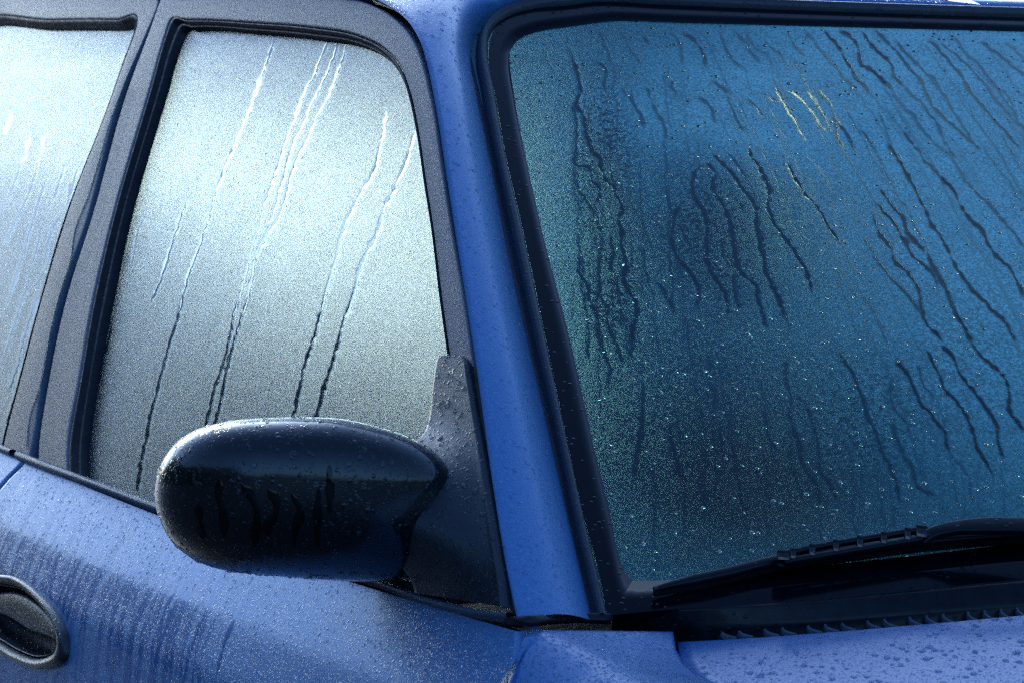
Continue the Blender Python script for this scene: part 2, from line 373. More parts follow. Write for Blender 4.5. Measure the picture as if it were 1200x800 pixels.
def drops(n, v, sc, keep=.5, rad=.45):
    """height of round beads: a voronoi cell keeps its bead if its random colour is above 1-keep"""
    o = N(n, 'ShaderNodeTexVoronoi', feature='F1'); o.inputs['Scale'].default_value = sc; o.inputs['Randomness'].default_value = .9; L(n, v, o.inputs['Vector'])
    sp = N(n, 'ShaderNodeSeparateColor'); L(n, o.outputs['Color'], sp.inputs[0])
    r = mapr(n, sp.outputs[1], 0, 1, rad*.45, rad)
    d = math_(n, 'DIVIDE', o.outputs['Distance'], r)
    h = math_(n, 'SQRT', math_(n, 'MAXIMUM', math_(n, 'SUBTRACT', 1.0, math_(n, 'MULTIPLY', d, d)), 0.0))
    on = math_(n, 'GREATER_THAN', sp.outputs[0], 1-keep)
    return math_(n, 'MULTIPLY', math_(n, 'MULTIPLY', h, on), r)
def bump(n, hgt, dist, strength=1.0, normal=None):
    b = N(n, 'ShaderNodeBump'); b.inputs['Strength'].default_value = strength; b.inputs['Distance'].default_value = dist
    L(n, hgt, b.inputs['Height'])
    if normal is not None: L(n, normal, b.inputs['Normal'])
    return b.outputs['Normal']

def make_paint():
    m, n, b = mat('blue_paint'); v = coord(n)
    b.inputs['Base Color'].default_value = (.035, .13, .52, 1)
    b.inputs['Metallic'].default_value = .75; b.inputs['Roughness'].default_value = .34
    b.inputs['Coat Weight'].default_value = 1; b.inputs['Coat Roughness'].default_value = .06
    at = N(n, 'ShaderNodeAttribute', attribute_name='clear').outputs['Fac']
    inv = math_(n, 'SUBTRACT', 1.0, at)
    fine = drops(n, v, 560, .75, .5); big = drops(n, v, 300, .2, .42)
    h = math_(n, 'MULTIPLY', math_(n, 'ADD', math_(n, 'MULTIPLY', fine, .0009), math_(n, 'MULTIPLY', big, .0028)), inv)
    nb = bump(n, h, 1.0, .55)
    L(n, nb, b.inputs['Coat Normal']); L(n, bump(n, h, 1.0, .28), b.inputs['Normal'])
    fl = noise(n, v, 1800, 1); mix = N(n, 'ShaderNodeMix', data_type='RGBA'); L(n, mapr(n, fl, .45, .75), mix.inputs[0])
    mix.inputs[6].default_value = (.020, .165, .46, 1); mix.inputs[7].default_value = (.050, .25, .60, 1)
    sp = N(n, 'ShaderNodeMix', data_type='RGBA'); L(n, mapr(n, noise(n, v, 60, 4), .70, .78), sp.inputs[0]); L(n, mix.outputs[2], sp.inputs[6]); sp.inputs[7].default_value = (.02, .06, .2, 1)
    hz = N(n, 'ShaderNodeAttribute', attribute_name='dew_glare').outputs['Fac']  # real dew on the door; side glare painted into pillar and wing
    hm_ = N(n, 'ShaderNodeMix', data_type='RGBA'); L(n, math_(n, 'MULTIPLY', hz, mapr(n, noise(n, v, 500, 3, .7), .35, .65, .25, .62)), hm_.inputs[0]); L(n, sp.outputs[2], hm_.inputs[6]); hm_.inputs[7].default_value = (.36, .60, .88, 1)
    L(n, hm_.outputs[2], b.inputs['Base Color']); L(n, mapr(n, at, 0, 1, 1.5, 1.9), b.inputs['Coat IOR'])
    b.inputs['Metallic'].default_value = .22; b.inputs['Specular IOR Level'].default_value = .15; b.inputs['Coat Weight'].default_value = .8
    L(n, mapr(n, at, 0, 1, .22, .04), b.inputs['Coat Roughness'])
    L(n, mapr(n, at, 0, 1, .42, .30), b.inputs['Roughness'])
    return m
def make_fog(tint, rough=.42, trans=.55, drop=(700, 260), dkeep=.25, bh=1.0, spec=.5):
    """glass whose outer face is misted; the 'clear' attribute marks runs where the misting is washed off"""
    m, n, b = mat('misted_glass'); v = coord(n)
    at = N(n, 'ShaderNodeAttribute', attribute_name='clear').outputs['Fac']
    co = N(n, 'ShaderNodeAttribute', attribute_name='coarse').outputs['Fac']
    fine = noise(n, v, drop[0], 2.5, .65)
    big = drops(n, v, drop[1], dkeep, .5)
    pat = mapr(n, noise(n, v, 240, 3, .7), .47, .56)
    holes = math_(n, 'MULTIPLY', pat, co)
    sp = mapr(n, noise(n, v, 520, 2, .7), .62, .70, 0, .55)
    c1 = math_(n, 'MAXIMUM', math_(n, 'MAXIMUM', at, holes), math_(n, 'MAXIMUM', sp, math_(n, 'GREATER_THAN', big, .12)), True)
    inv = math_(n, 'SUBTRACT', 1.0, at)
    h = math_(n, 'MULTIPLY', math_(n, 'ADD', math_(n, 'MULTIPLY', fine, .0003*bh), math_(n, 'MULTIPLY', big, .004)), inv)
    L(n, bump(n, h, 1.0, .8), b.inputs['Normal'])
    grain = math_(n, 'ADD', mapr(n, noise(n, v, drop[0]*.75, 3, .75), .32, .68, .25, 1.45), mapr(n, noise(n, v, 22, 4, .6), .3, .7, -.14, .12))
    glow = N(n, 'ShaderNodeAttribute', attribute_name='glow').outputs['Fac']
    cm = N(n, 'ShaderNodeMix', data_type='RGBA', blend_type='MULTIPLY'); cm.inputs[0].default_value = 1; cm.inputs[6].default_value = tint
    cg = N(n, 'ShaderNodeCombineColor'); gv_ = math_(n, 'MINIMUM', math_(n, 'MULTIPLY', grain, .85), 1.0)
    for i in range(3): L(n, gv_, cg.inputs[i])
    cl = N(n, 'ShaderNodeMix', data_type='RGBA'); L(n, c1, cl.inputs[0]); L(n, cg.outputs[0], cl.inputs[6]); cl.inputs[7].default_value = (1, 1, 1, 1)
    L(n, cl.outputs[2], cm.inputs[7]); L(n, cm.outputs[2], b.inputs['Base Color'])
    wm = N(n, 'ShaderNodeMix', data_type='RGBA'); L(n, mapr(n, glow, 0, 1.2, 0, .9), wm.inputs[0]); wm.inputs[6].default_value = tint; wm.inputs[7].default_value = (.50, 1, .90, 1); L(n, wm.outputs[2], cm.inputs[6])  # painted brightness blended into the glass tint
    trn = math_(n, 'SUBTRACT', trans, math_(n, 'MULTIPLY', glow, .6), True)
    b.inputs['IOR'].default_value = 1.45; b.inputs['Specular IOR Level'].default_value = spec
    L(n, mapr(n, c1, 0, 1, rough, .03), b.inputs['Roughness'])
    tm_ = N(n, 'ShaderNodeMix', data_type='FLOAT'); L(n, c1, tm_.inputs[0]); L(n, trn, tm_.inputs[2]); tm_.inputs[3].default_value = 1.0; L(n, tm_.outputs[0], b.inputs['Transmission Weight'])
    return m
def simple(name, col, rough=.5, metal=0., coat=0., spec=.5, tex=None, bumps=None):
    m, n, b = mat(name); b.inputs['Base Color'].default_value = (*col, 1); b.inputs['Roughness'].default_value = rough
    b.inputs['Metallic'].default_value = metal; b.inputs['Coat Weight'].default_value = coat; b.inputs['Coat Roughness'].default_value = .09; b.inputs['Specular IOR Level'].default_value = spec
    v = coord(n)
    if tex:
        mx = N(n, 'ShaderNodeMix', data_type='RGBA'); L(n, mapr(n, noise(n, v, tex[0], 4, .6), .35, .7), mx.inputs[0])
        mx.inputs[6].default_value = (*col, 1); mx.inputs[7].default_value = (*tex[1], 1); L(n, mx.outputs[2], b.inputs['Base Color'])
        L(n, mapr(n, noise(n, v, tex[0]*2.3, 3), .3, .7, rough*.75, min(1, rough*1.3)), b.inputs['Roughness'])
    if bumps:
        h = None
        for kind, sc, hh, k in bumps:
            q = math_(n, 'MULTIPLY', drops(n, v, sc, k, .5) if kind == 'd' else noise(n, v, sc, 2), hh)
            h = q if h is None else math_(n, 'ADD', h, q)
        nb = bump(n, h, 1.0, .6); L(n, nb, b.inputs['Normal'])
        if coat: L(n, nb, b.inputs['Coat Normal'])
    return m
def thin_glass(col=(.82, .9, .9, 1), nm='clear_glass'):
    m, n, b = mat(nm); n.nodes.remove(b); out = n.nodes['Material Output']
    t = N(n, 'ShaderNodeBsdfTransparent'); t.inputs[0].default_value = col; g = N(n, 'ShaderNodeBsdfGlossy'); g.inputs['Roughness'].default_value = .02
    f = N(n, 'ShaderNodeFresnel'); f.inputs[0].default_value = 1.5; mx = N(n, 'ShaderNodeMixShader')
    L(n, f.outputs[0], mx.inputs[0]); L(n, t.outputs[0], mx.inputs[1]); L(n, g.outputs[0], mx.inputs[2]); L(n, mx.outputs[0], out.inputs[0]); return m
def water_mat():
    m, n, b = mat('water'); b.inputs['Base Color'].default_value = (1, 1, 1, 1); b.inputs['Transmission Weight'].default_value = 1; b.inputs['IOR'].default_value = 1.33; b.inputs['Roughness'].default_value = .01
    return m
def bead_mat():
    m, n, b = mat('water_bead'); n.nodes.remove(b); out = n.nodes['Material Output']
    t = N(n, 'ShaderNodeBsdfTransparent'); t.inputs[0].default_value = (.93, .96, 1, 1); g = N(n, 'ShaderNodeBsdfGlossy'); g.inputs['Roughness'].default_value = .04; r = N(n, 'ShaderNodeBsdfRefraction'); r.inputs['IOR'].default_value = 1.33; r.inputs['Roughness'].default_value = .02
    f = N(n, 'ShaderNodeFresnel'); f.inputs[0].default_value = 1.4; m1 = N(n, 'ShaderNodeMixShader'); m1.inputs[0].default_value = .55; L(n, t.outputs[0], m1.inputs[1]); L(n, r.outputs[0], m1.inputs[2]); mx = N(n, 'ShaderNodeMixShader')
    ge_ = N(n, 'ShaderNodeNewGeometry'); L(n, math_(n, 'MULTIPLY', f.outputs[0], math_(n, 'SUBTRACT', 1.0, ge_.outputs['Backfacing'])), mx.inputs[0]); L(n, m1.outputs[0], mx.inputs[1]); L(n, g.outputs[0], mx.inputs[2]); L(n, mx.outputs[0], out.inputs[0]); return m
PAINT = make_paint()
FOG_S = make_fog((.60, .82, .98, 1), .29, .95, (800, 480), .02, .4)
FOG_W = make_fog((.13, .66, .70, 1), .31, .64, (620, 230), .08, .8, .28)
VINYL = simple('satin_black_trim', (.060, .080, .110), .48, 0, .25, .5, (520, (.135, .185, .265)), [('n', 1200, .0005, 0), ('d', 620, .0012, .7)])
RUBBER = simple('black_rubber', (.006, .006, .008), .45, 0, .0, .4, (90, (.02, .02, .024)), [('d', 330, .0012, .15)])
MOULD = simple('wet_moulding_rubber', (.035, .04, .05), .42, 0, .2, .5, (120, (.05, .055, .065)), [('d', 300, .0022, .35)])
FRIT = simple('black_glass_border', (.003, .004, .008), .12, 0, .0, .22, None, [('d', 260, .0018, .16)])
GLOSSBLACK = simple('wet_black_plastic', (.002, .003, .005), .26, 0, 1, .25, (60, (.005, .006, .009)), [('d', 240, .0020, .22), ('d', 560, .0007, .3)])
SAILM = simple('moulded_black_plastic', (.012, .015, .022), .36, 0, .5, .5, (150, (.022, .027, .037)), [('n', 1300, .0004, 0), ('d', 260, .0018, .4)])
COWLM = simple('cowl_plastic', (.003, .004, .007), .35, 0, .1, .25, (80, (.010, .012, .018)), [('d', 260, .0015, .2)])
WETRUN = simple('wet_run', (.001, .001, .002), .07, 0, 0, .38)
DARK = simple('cabin_trim', (.02, .022, .026), .8, 0, 0, .3, (40, (.03, .032, .036)))
SEATM = simple('seat_cloth', (.012, .014, .018), .9, 0, 0, .2, (120, (.03, .035, .042)))
LINER = simple('roof_lining', (.42, .44, .44), .9, 0, 0, .2, (200, (.48, .5, .5)))
CLEAR = thin_glass(); WATER = water_mat(); BEAD = bead_mat(); LIGHT_STOP = thin_glass((.025, .035, .04, 1), 'light_stop_glass')
MIRRORM = simple('mirror_silver', (.8, .82, .85), .02, 1.0)
TYRE = simple('tyre_rubber', (.02, .02, .022), .85); STEEL = simple('grey_metal', (.45, .47, .5), .3, 1.0)

# ------------------------------------------------------------------ the ground, and an unseen ridge added for reflections
def structure(o): o['kind'] = 'structure'; return o
gm, gn, gb = mat('wet_asphalt'); gv = coord(gn)
mx = N(gn, 'ShaderNodeMix', data_type='RGBA'); L(gn, noise(gn, gv, 9, 8, .7), mx.inputs[0]); mx.inputs[6].default_value = (.035, .037, .04, 1); mx.inputs[7].default_value = (.07, .072, .075, 1)
L(gn, mx.outputs[2], gb.inputs['Base Color']); gb.inputs['Roughness'].default_value = .45
L(gn, bump(gn, noise(gn, gv, 120, 4), .01, .6), gb.inputs['Normal'])
g = 1500; structure(mesh_obj('ground', [(-g, -g, 0), (g, -g, 0), (g, g, 0), (-g, g, 0)], [(0, 1, 2, 3)], gm, smooth=False))
hm, hn, hb = mat('reflection_ridge_green'); hv = coord(hn)
mx = N(hn, 'ShaderNodeMix', data_type='RGBA'); L(hn, mapr(hn, noise(hn, hv, .25, 6, .7), .4, .65), mx.inputs[0]); mx.inputs[6].default_value = (.03, .045, .03, 1); mx.inputs[7].default_value = (.07, .085, .05, 1)
L(hn, mx.outputs[2], hb.inputs['Base Color']); hb.inputs['Roughness'].default_value = .95
na = 240; rad = np.array([95, 110, 125, 150, 210, 330]); hf = np.array([-.02, .25, .55, .85, 1.0, .3])
an = np.linspace(0, 2*math.pi, na, endpoint=False)
azd = (90-np.degrees(an)+180) % 360-180      # from +Y towards +X
rise = 1/(1+np.exp((azd+15)/2.2))*1/(1+np.exp(-(azd+125)/6))  # left-rear sector raised to darken reflections in windows and door
front_ = 1/(1+np.exp(-(np.abs(azd)-75)/6))
ridge = 2.6+.7*np.sin(3*an+1)+.4*np.sin(7*an+2)+.3*np.sin(17*an)+RNG.normal(0, .2, na)+front_*(11+3*np.sin(11*an)+2*np.sin(29*an+1)+RNG.normal(0, 1.2, na))
ridge = ridge*(1-rise)+rise*(60+2.2*np.sin(9*an)+1.2*np.sin(23*an)+RNG.normal(0, .7, na))
P = np.zeros((len(rad), na, 3))
for i, (r, h) in enumerate(zip(rad, hf)):
    rr_ = r+RNG.normal(0, 2.5, na); P[i, :, 0] = rr_*np.cos(an); P[i, :, 1] = rr_*np.sin(an); P[i, :, 2] = ridge*h*(1 if h > 0 else 1)-(.5 if i in (0, 5) else 0)+RNG.normal(0, .35, na)*(i not in (0, 5))
P[0, :, 2] = -.4; P[-1, :, 2] = -.4
structure(mesh_obj('reflection_ridge', P, grid_faces(len(rad), na, True, flip=False), hm))

# ------------------------------------------------------------------ the car
car = bpy.data.objects.new('car', None); S.collection.objects.link(car)
car['label'] = 'metallic blue car covered in dew, with misted windows and a black wing mirror'; car['category'] = 'car'
def part(name): o = bpy.data.objects.new(name, None); S.collection.objects.link(o); o.parent = car; return o
GLOSSBLACK.node_tree.nodes['Principled BSDF'].inputs['Coat Roughness'].default_value = .11
P3 = lambda y, z: (float(side_x(y, z)), y, z)

# --- windscreen ------------------------------------------------------
hd_in = hit([(750,7.5),(900,9.5),(1050,17),(1200,25)], wind); hd_out = hit([(750,-2),(900,0),(1050,6),(1200,14)], wind); hd_gl = hit([(750,27.5),(900,26.5),(1050,32),(1200,41)], wind)
def head(Q):
    c = np.polyfit(Q[:, 0]**2, Q[:, 2], 1); print('head', Q[:, 0].round(3), (np.polyval(c, Q[:, 0]**2)-Q[:, 2]).round(4)); return lambda x: (x, float(wind_y(x, np.polyval(c, x*x))), float(np.polyval(c, x*x)))
H_in, H_out, H_gl = head(hd_in), head(hd_out), head(hd_gl)
def foot(pl):
    Q = hit(pl, wind); c = np.polyfit(Q[:, 0]**2, Q[:, 2], 1); return lambda x: (x, float(wind_y(x, np.polyval(c, x*x))), float(np.polyval(c, x*x)))
F_seam = foot([(717,725),(900,713),(1050,700),(1200,685)]); F_gl = foot([(740,681),(850,674),(980,661),(1200,637)])
XE = float(hit([(700, 0)], wind)[0, 0]); XB = float(hit([(1200, 660)], wind)[0, 0])
xs_h = [x for x in np.linspace(XE, 0, 8)]; xs_b = [x for x in np.linspace(XB+.06, 0, 4)]
mould_pairs = [((692,727),(713,728)),((662,600),(683,600)),((652,550),(672,550)),((617,400),(640,400)),((588,267),(612,267)),((574,195),(595,195)),((557,111),(580,111)),((551,67),(572,64)),
    ((556,40),(575,40)),((566,24),(586,27)),((581,11),(603,18)),((605,3),(630,11.5)),((650,0),(665,8.5))]+[(H_out(x), H_in(x)) for x in xs_h]
frit_pairs = [((712,728),(741,681)),((706,690),(731,668)),((683,600),(714,600)),((672,550),(702,550)),((640,400),(668,400)),((612,267),(634,267)),((595,195),(618,195)),((580,111),(602,111)),((573,75),(597,72)),
    ((575,45),(600,56)),((586,27),(612,44)),((603,18),(632,37)),((630,11.5),(665,32)),((650,9.5),(675,30.5))]+[(H_in(x), H_gl(x)) for x in xs_h]
# pane: dense where it is seen close, one solid 4.5 mm sheet
bc, tc = hit([(700, 722)], wind)[0], hit([(562, 30)], wind)[0]
def pane_rows(left, right, top, bot): pass
ztop = lambda x: H_out(x)[2]-.004; zbot = lambda x: F_seam(x)[2]+.002
nx, nz = 560, 430
sx = np.r_[np.linspace(-1, .2, nx), np.linspace(.2, 1, 40)[1:]]
tz = np.linspace(0, 1, nz)
# lateral half width runs from the foot corner to the head corner
xw = lambda t: bc[0]+(tc[0]-bc[0])*t
Sg, Tg = np.meshgrid(sx, tz, indexing='ij')
Xg = -xw(Tg)*Sg; Zg = zbot(0)+0*Xg
zb_c = np.polyfit(np.linspace(-.7, .7, 21)**2, [zbot(x) for x in np.linspace(-.7, .7, 21)], 1); zt_c = np.polyfit(np.linspace(-.5, .5, 21)**2, [ztop(x) for x in np.linspace(-.5, .5, 21)], 1)
Zg = np.polyval(zb_c, Xg**2)*(1-Tg)+np.polyval(zt_c, Xg**2)*Tg
G = np.stack([Xg, wind_y(Xg, Zg), Zg], -1)
GN = normal(wind, G)
mk = mask_at(G); ck = coarse_at(G)
def solid_pane(name, G, GN, mk, ck, fog, parent, thick=.0045, glow=None, **kw):
    nu, nv = G.shape[:2]
    front = G+GN*(.00022*mk)[..., None]
    # inner face needs only a coarse grid; its rim is shared through a side wall of rings
    ui = np.unique(np.r_[np.arange(0, nu, 12), nu-1]); vi = np.unique(np.r_[np.arange(0, nv, 12), nv-1])
    back = (G-GN*thick)[np.ix_(ui, vi)]
    F1 = grid_faces(nu, nv); F2 = grid_faces(len(ui), len(vi), off=nu*nv)[:, ::-1]
    V = np.concatenate([front.reshape(-1, 3), back.reshape(-1, 3)])
    a = V[F1[:, 0]]; nn = np.cross(V[F1[:, 1]]-a, V[F1[:, 2]]-a)
    if np.sum(nn*GN.reshape(-1, 3)[F1[:, 0]]) < 0: F1 = F1[:, ::-1]; F2 = F2[:, ::-1]
    F = np.concatenate([F1, F2]).copy()
    z = np.zeros(len(back.reshape(-1, 3)))
    o = mesh_obj(name, V, F, fog, parent, attrs={'clear': np.r_[mk.ravel(), z], 'coarse': np.r_[ck.ravel(), z], 'glow': np.r_[(glow if glow is not None else 0*mk).ravel(), z]}, **kw)
    o.data.materials.append(INNER)
    o.data.polygons.foreach_set('material_index', np.r_[np.zeros(len(F1), np.int32), np.ones(len(F2), np.int32)])
    o_P[o.name] = front
    return o
im, inn, ib = mat('glass_inner_face'); ib.inputs['Base Color'].default_value = (.95, .98, .98, 1); ib.inputs['Transmission Weight'].default_value = 1; ib.inputs['Roughness'].default_value = .02; ib.inputs['IOR'].default_value = 1.45
INNER = im
screen = solid_pane('windscreen', G, GN, mk, ck, FOG_W, car, glow=glow_at(G))
frit_o = strip('black_border', frit_pairs, wind, [(0, .0012), (.5, .0012), (1, .0010), (1, -.001)], FRIT, screen, n=220)
mirror(frit_o, screen)
fb = [((713,727),(741,681)),((720,726),(752,681)),((740,724),(765,681)),((850,717),(850,674)),((950,709),(950,664)),((1050,700),(1050,654)),((1200,685),(1200,637))]+[(F_seam(x), F_gl(x)) for x in xs_b]
fo = strip('black_border', fb, wind, [(-.02, .0010), (.5, .0014), (1, .0010), (1, -.001)], FRIT, screen, n=90); mirror(fo, screen)
ms = strip('windscreen_moulding', mould_pairs, wind, [(-.4, -.004), (0, -.002), (.12, -.001), (.28, -.001), (.36, .004), (.5, .0075), (.7, .0085), (.88, .006), (.97, .002), (1.0, -.002)], MOULD, car, n=220)
mirror(ms, car)

# --- A-pillar and roof in one sheet ------------------------------------
gap = lambda y: P3(y, 1.41+.012*(y-1.16)-.03*max(0, y-1.5)**2)
pil = [((615,732),(693,731)),((604,680),(681,680)),((585,567),(655,567)),((567,440),(626,440)),((553,350),(605,350)),((540,270),(587.5,267)),((529,200),(574,195)),((517,125),(556.5,111)),((505,70),(550.5,67)),
    ((497,48),(555.5,40)),((484,28),(565.5,24)),((463,11),(580.5,11)),((430,-4),(604.5,3))]
pl3 = list(zip(pts([p[0] for p in pil], side), pts([p[1] for p in pil], wind)))
lr = [(361,-9),(290,-11),(192,-12),(120,-12),(60,-12),(10,-12),(-20,-12)]
lp = list(pts(lr, side)); lp = [np.array(P3(lp[0][1]-.10, lp[0][2]-.010))]+lp
pl3 += list(zip(lp, [np.array(H_out(x)) for x in xs_h]))
R = resample(np.array(pl3), 260); A, B = R[:, 0], R[:, 1]
NA, NBn = normal(side, A), normal(wind, B); TE = np.gradient((A+B)/2, axis=0); TE /= np.linalg.norm(TE, axis=1, keepdims=True)
TA = np.gradient(A, axis=0); TA /= np.linalg.norm(TA, axis=1, keepdims=True); TB = np.gradient(B, axis=0); TB /= np.linalg.norm(TB, axis=1, keepdims=True)
ta = np.cross(NA, TA); ta *= np.sign(np.sum(ta*np.array([0, -1, .6]), 1, keepdims=True)); tb = np.cross(NBn, TB); tb *= np.sign(np.sum(tb*np.array([1, -.6, -.3]), 1, keepdims=True))
for q in (ta, tb):
    for _ in range(40): q[1:-1] = (q[:-2]+2*q[1:-1]+q[2:])/4
    q /= np.linalg.norm(q, axis=1, keepdims=True)
Ld = np.linalg.norm(B-A, axis=1, keepdims=True)
A0 = A+NA*.006; B0 = B+NBn*.004
u = np.linspace(0, 1, 22)[None, :, None]
ma = (ta*.42*Ld)[:, None]; mb = (tb*.85*Ld)[:, None]
NC = np.cross(B0-A0, TE); NC *= np.sign(np.sum(NC*np.array([-.2, -.4, 1]), 1, keepdims=True)); NC /= np.linalg.norm(NC, axis=1, keepdims=True)
for _ in range(30): NC[1:-1] = (NC[:-2]+2*NC[1:-1]+NC[2:])/4
hb_ = np.minimum(.17*Ld, .014+.04*Ld)
Hs = A0[:, None]*(1-u)+B0[:, None]*u+NC[:, None]*(hb_[:, None]*(1-(1-u)**3.2)*(1-u**1.7))
Hs = np.concatenate([(A-NA*.014)[:, None]-ta[:, None]*.001, (A0-NA*.004)[:, None]-ta[:, None]*.0012, Hs, (B0-NBn*.003)[:, None]+tb[:, None]*.001, (B-NBn*.012)[:, None]+tb[:, None]*.0005], 1)
F = orient(Hs, grid_faces(*Hs.shape[:2]))
pillar = mesh_obj('roof_and_pillar', Hs, F, PAINT, car, attrs={'dew_glare': np.full(Hs.shape[:2], .55)}); o_P['pillar'] = Hs  # pale tone put into the pillar's colour for side glare
mirror(pillar, car)
# rear half of the roof, from the last row back to the tailgate
last = Hs[-1, 2:-2]; ys = np.linspace(0, 1, 14)
RP = []
for s in ys:
    q = last.copy(); q[:, 1] = last[:, 1]*(1-s)+np.maximum(last[:, 1], 2.44)*s; q[:, 2] -= .03*s*s
    RP.append(q)
RP = np.array(RP); rear_roof = mesh_obj('roof_panel', RP, orient(RP, grid_faces(*RP.shape[:2])), PAINT, car); mirror(rear_roof, car)

# dark seal closing the foot of the pillar
fp = np.r_[hit([(600,728),(616,728.5),(650,728.5)], side)[:2]+normal(side, hit([(600,728),(616,728.5)], side))*.003, hit([(690,728.5),(716,729.5)], wind)+normal(wind, hit([(690,728.5),(716,729.5)], wind))*.004]
sweep('pillar_seal', resample(fp, 24), rrect(.007, .006, .002, 2), RUBBER, car, up=(0, -.8, .6))
# --- front door: frame, seal, window --------------------------------------
fpairs = [((47,540),(84,553)),((47,527),(84,527)),((58.5,449),(97,449)),((81.5,344),(114,350)),((108.5,260),(135,260)),((154.5,98),(181,100)),((178,36),(196,46)),((193,-4),(203,26)),((214,-9),(222,25.5)),((300,-8),(300,29)),((361,-5),(372,35)),
    ((425,2),(421,44)),((459,18),(452,59)),((480,37),(472,81)),((492,56),(482,108)),((510,120),(492,152)),((522.5,200),(502,219)),((533,267),(510,270)),((548,350),(520,352)),((559,424),(530,424)),((565,470),(536,470))]
ffr = strip('window_frame', fpairs, side, [(0, -.016), (0, -.002), (.008, .001), (.03, .0024), (.07, .003), (.12, .0031), (.5, .0033), (.88, .0031), (.93, .003), (.97, .002), (.99, .0005), (1, -.001), (1, -.012)], VINYL, None, n=240)
spairs = [((84,556),(96,560)),((84,527),(96,527)),((97,449),(106,449)),((114,350),(124.5,350)),((135,260),(143.5,260)),((181,100),(188.5,104)),((196,46),(204,52)),((203,26),(211,36)),((222,25.5),(226,33.5)),((300,29),(300,37)),((372,35),(370,44)),
    ((421,44),(418,52)),((452,59),(446,65)),((472,81),(465,84)),((482,108),(476.5,110)),((492,152),(487,154)),((502,219),(497.5,220)),((510,270),(506,271)),((520,352),(516,353)),((530,424),(526.5,424)),((537,470),(533,470))]
fse = strip('window_seal', spairs, side, [(0, .002), (.12, .0035), (.3, .003), (.42, -.0025), (.58, -.003), (.68, .000), (.85, -.001), (1, -.005), (1, -.012)], RUBBER, None, n=240)
# glass
def side_pane(name, left, right, nu, nv, parent, recess=.007):
    Lf, Rt = resample(pts(left, side), nv), resample(pts(right, side), nv)
    U = np.linspace(0, 1, nu)[:, None]
    Y = Lf[None, :, 1]*(1-U)+Rt[None, :, 1]*U; Z = Lf[None, :, 2]*(1-U)+Rt[None, :, 2]*U
    G = np.stack([side_x(Y, Z), Y, Z], -1); GN = normal(side, G); mk = mask_at(G)
    return solid_pane(name, G-GN*recess, GN, mk, 0*mk, FOG_S, parent)
fw = side_pane('front_window', [(198,24),(150,220),(104,400),(72,556)], [(452,34),(478,62),(489,100),(499,160),(508,220),(518,290),(530,380),(545,470),(560,570),(582,708)], 400, 420, car)
fw['label'] = 'front side window, misted and crossed by long water runs'
ffr.parent = fw; fse.parent = fw
# --- rear door window -------------------------------------------------------
yr = 2.02
rp = [(P3(2.20, 1.0), P3(2.15, 1.0)), (P3(2.19, 1.15), P3(2.14, 1.14)), (P3(2.16, 1.33), P3(2.11, 1.30)), (P3(2.12, 1.405), P3(2.05, 1.370)), ((-30,-6),(-30,25)), ((60,-6),(60,25)), ((140,-6),(140,25)), ((183,-4),(163,26)), ((189,4),(161,38)), ((177,36),(149,70)), ((150,98),(128,130)),
    ((103,267),(78,260)),((76,344),(53,344)),((53,449),(23,455)),((41,527),(6,520)),((38,540),(2,540))]
rfr = strip('window_frame', rp, side, [(0, -.016), (0, -.002), (.008, .001), (.03, .0024), (.07, .003), (.12, .0031), (.5, .0033), (.88, .0031), (.93, .003), (.97, .002), (.99, .0005), (1, -.001), (1, -.012)], VINYL, None, n=220)
rs = [(P3(2.15, 1.0), P3(2.14, 1.0)), (P3(2.14, 1.14), P3(2.13, 1.138)), (P3(2.11, 1.30), P3(2.10, 1.295)), (P3(2.05, 1.370), P3(2.045, 1.362)), ((-30,25),(-30,32.5)), ((60,25),(60,32.5)), ((140,25),(140,32.5)), ((163,26),(158.5,33)), ((161,38),(155.5,40)), ((149,70),(147,71)), ((128,130),(126,131)),
    ((78,260),(76,260)),((53,344),(51,344)),((23,455),(21,455)),((6,520),(4,520)),((2,540),(0,540))]
rse = strip('window_seal', rs, side, [(0, .002), (.2, .003), (.5, .0), (.7, -.003), (1, -.005), (1, -.012)], RUBBER, None, n=200)
rw = side_pane('rear_window', [P3(2.07, 1.415),P3(2.16, .975)], [(166,24),(86,240),(36,420),(14,540)], 300, 300, car)
rw['label'] = 'rear side window, misted with fine dark runs'
rfr.parent = rw; rse.parent = rw
for o in (ffr, rfr): o.name = 'window_frame'
# dew running down the rear window frame beside the door gap
def ribbon(name, p, f, wd, hh, parent, off=.0015, mat_=None):
    Q = hit(resample(np.array(p, float), 90), f); Nn = normal(f, Q); Tt = np.gradient(Q, axis=0); Tt /= np.linalg.norm(Tt, axis=1, keepdims=True); X = np.cross(Nn, Tt)
    a = np.linspace(-1, 1, 7); wv = wd*(1+.3*np.interp(np.linspace(0, 30, 90), np.arange(31), RNG.normal(0, 1, 31)))*np.clip(np.minimum(np.arange(90), np.arange(90)[::-1])/8, .15, 1)
    P = Q[:, None]+X[:, None]*(a[None, :, None]*wv[:, None, None])+Nn[:, None]*((off+hh*(1-a**2))[None, :, None])
    F = grid_faces(90, 7); V = P.reshape(-1, 3); nn = np.cross(V[F[:, 1]]-V[F[:, 0]], V[F[:, 2]]-V[F[:, 0]])
    if np.sum(nn*np.repeat(Nn[:-1], 6, 0)) < 0: F = F[:, ::-1].copy()
    return mesh_obj(name, P, F, mat_ or WATER, parent)
ribbon('water_run', [(149.5,100),(133,142),(122,181),(107,231),(91,273),(86,307),(77,336),(64,384),(53,446),(38,492),(35,527)], side, .0010, .0008, rfr, .003)

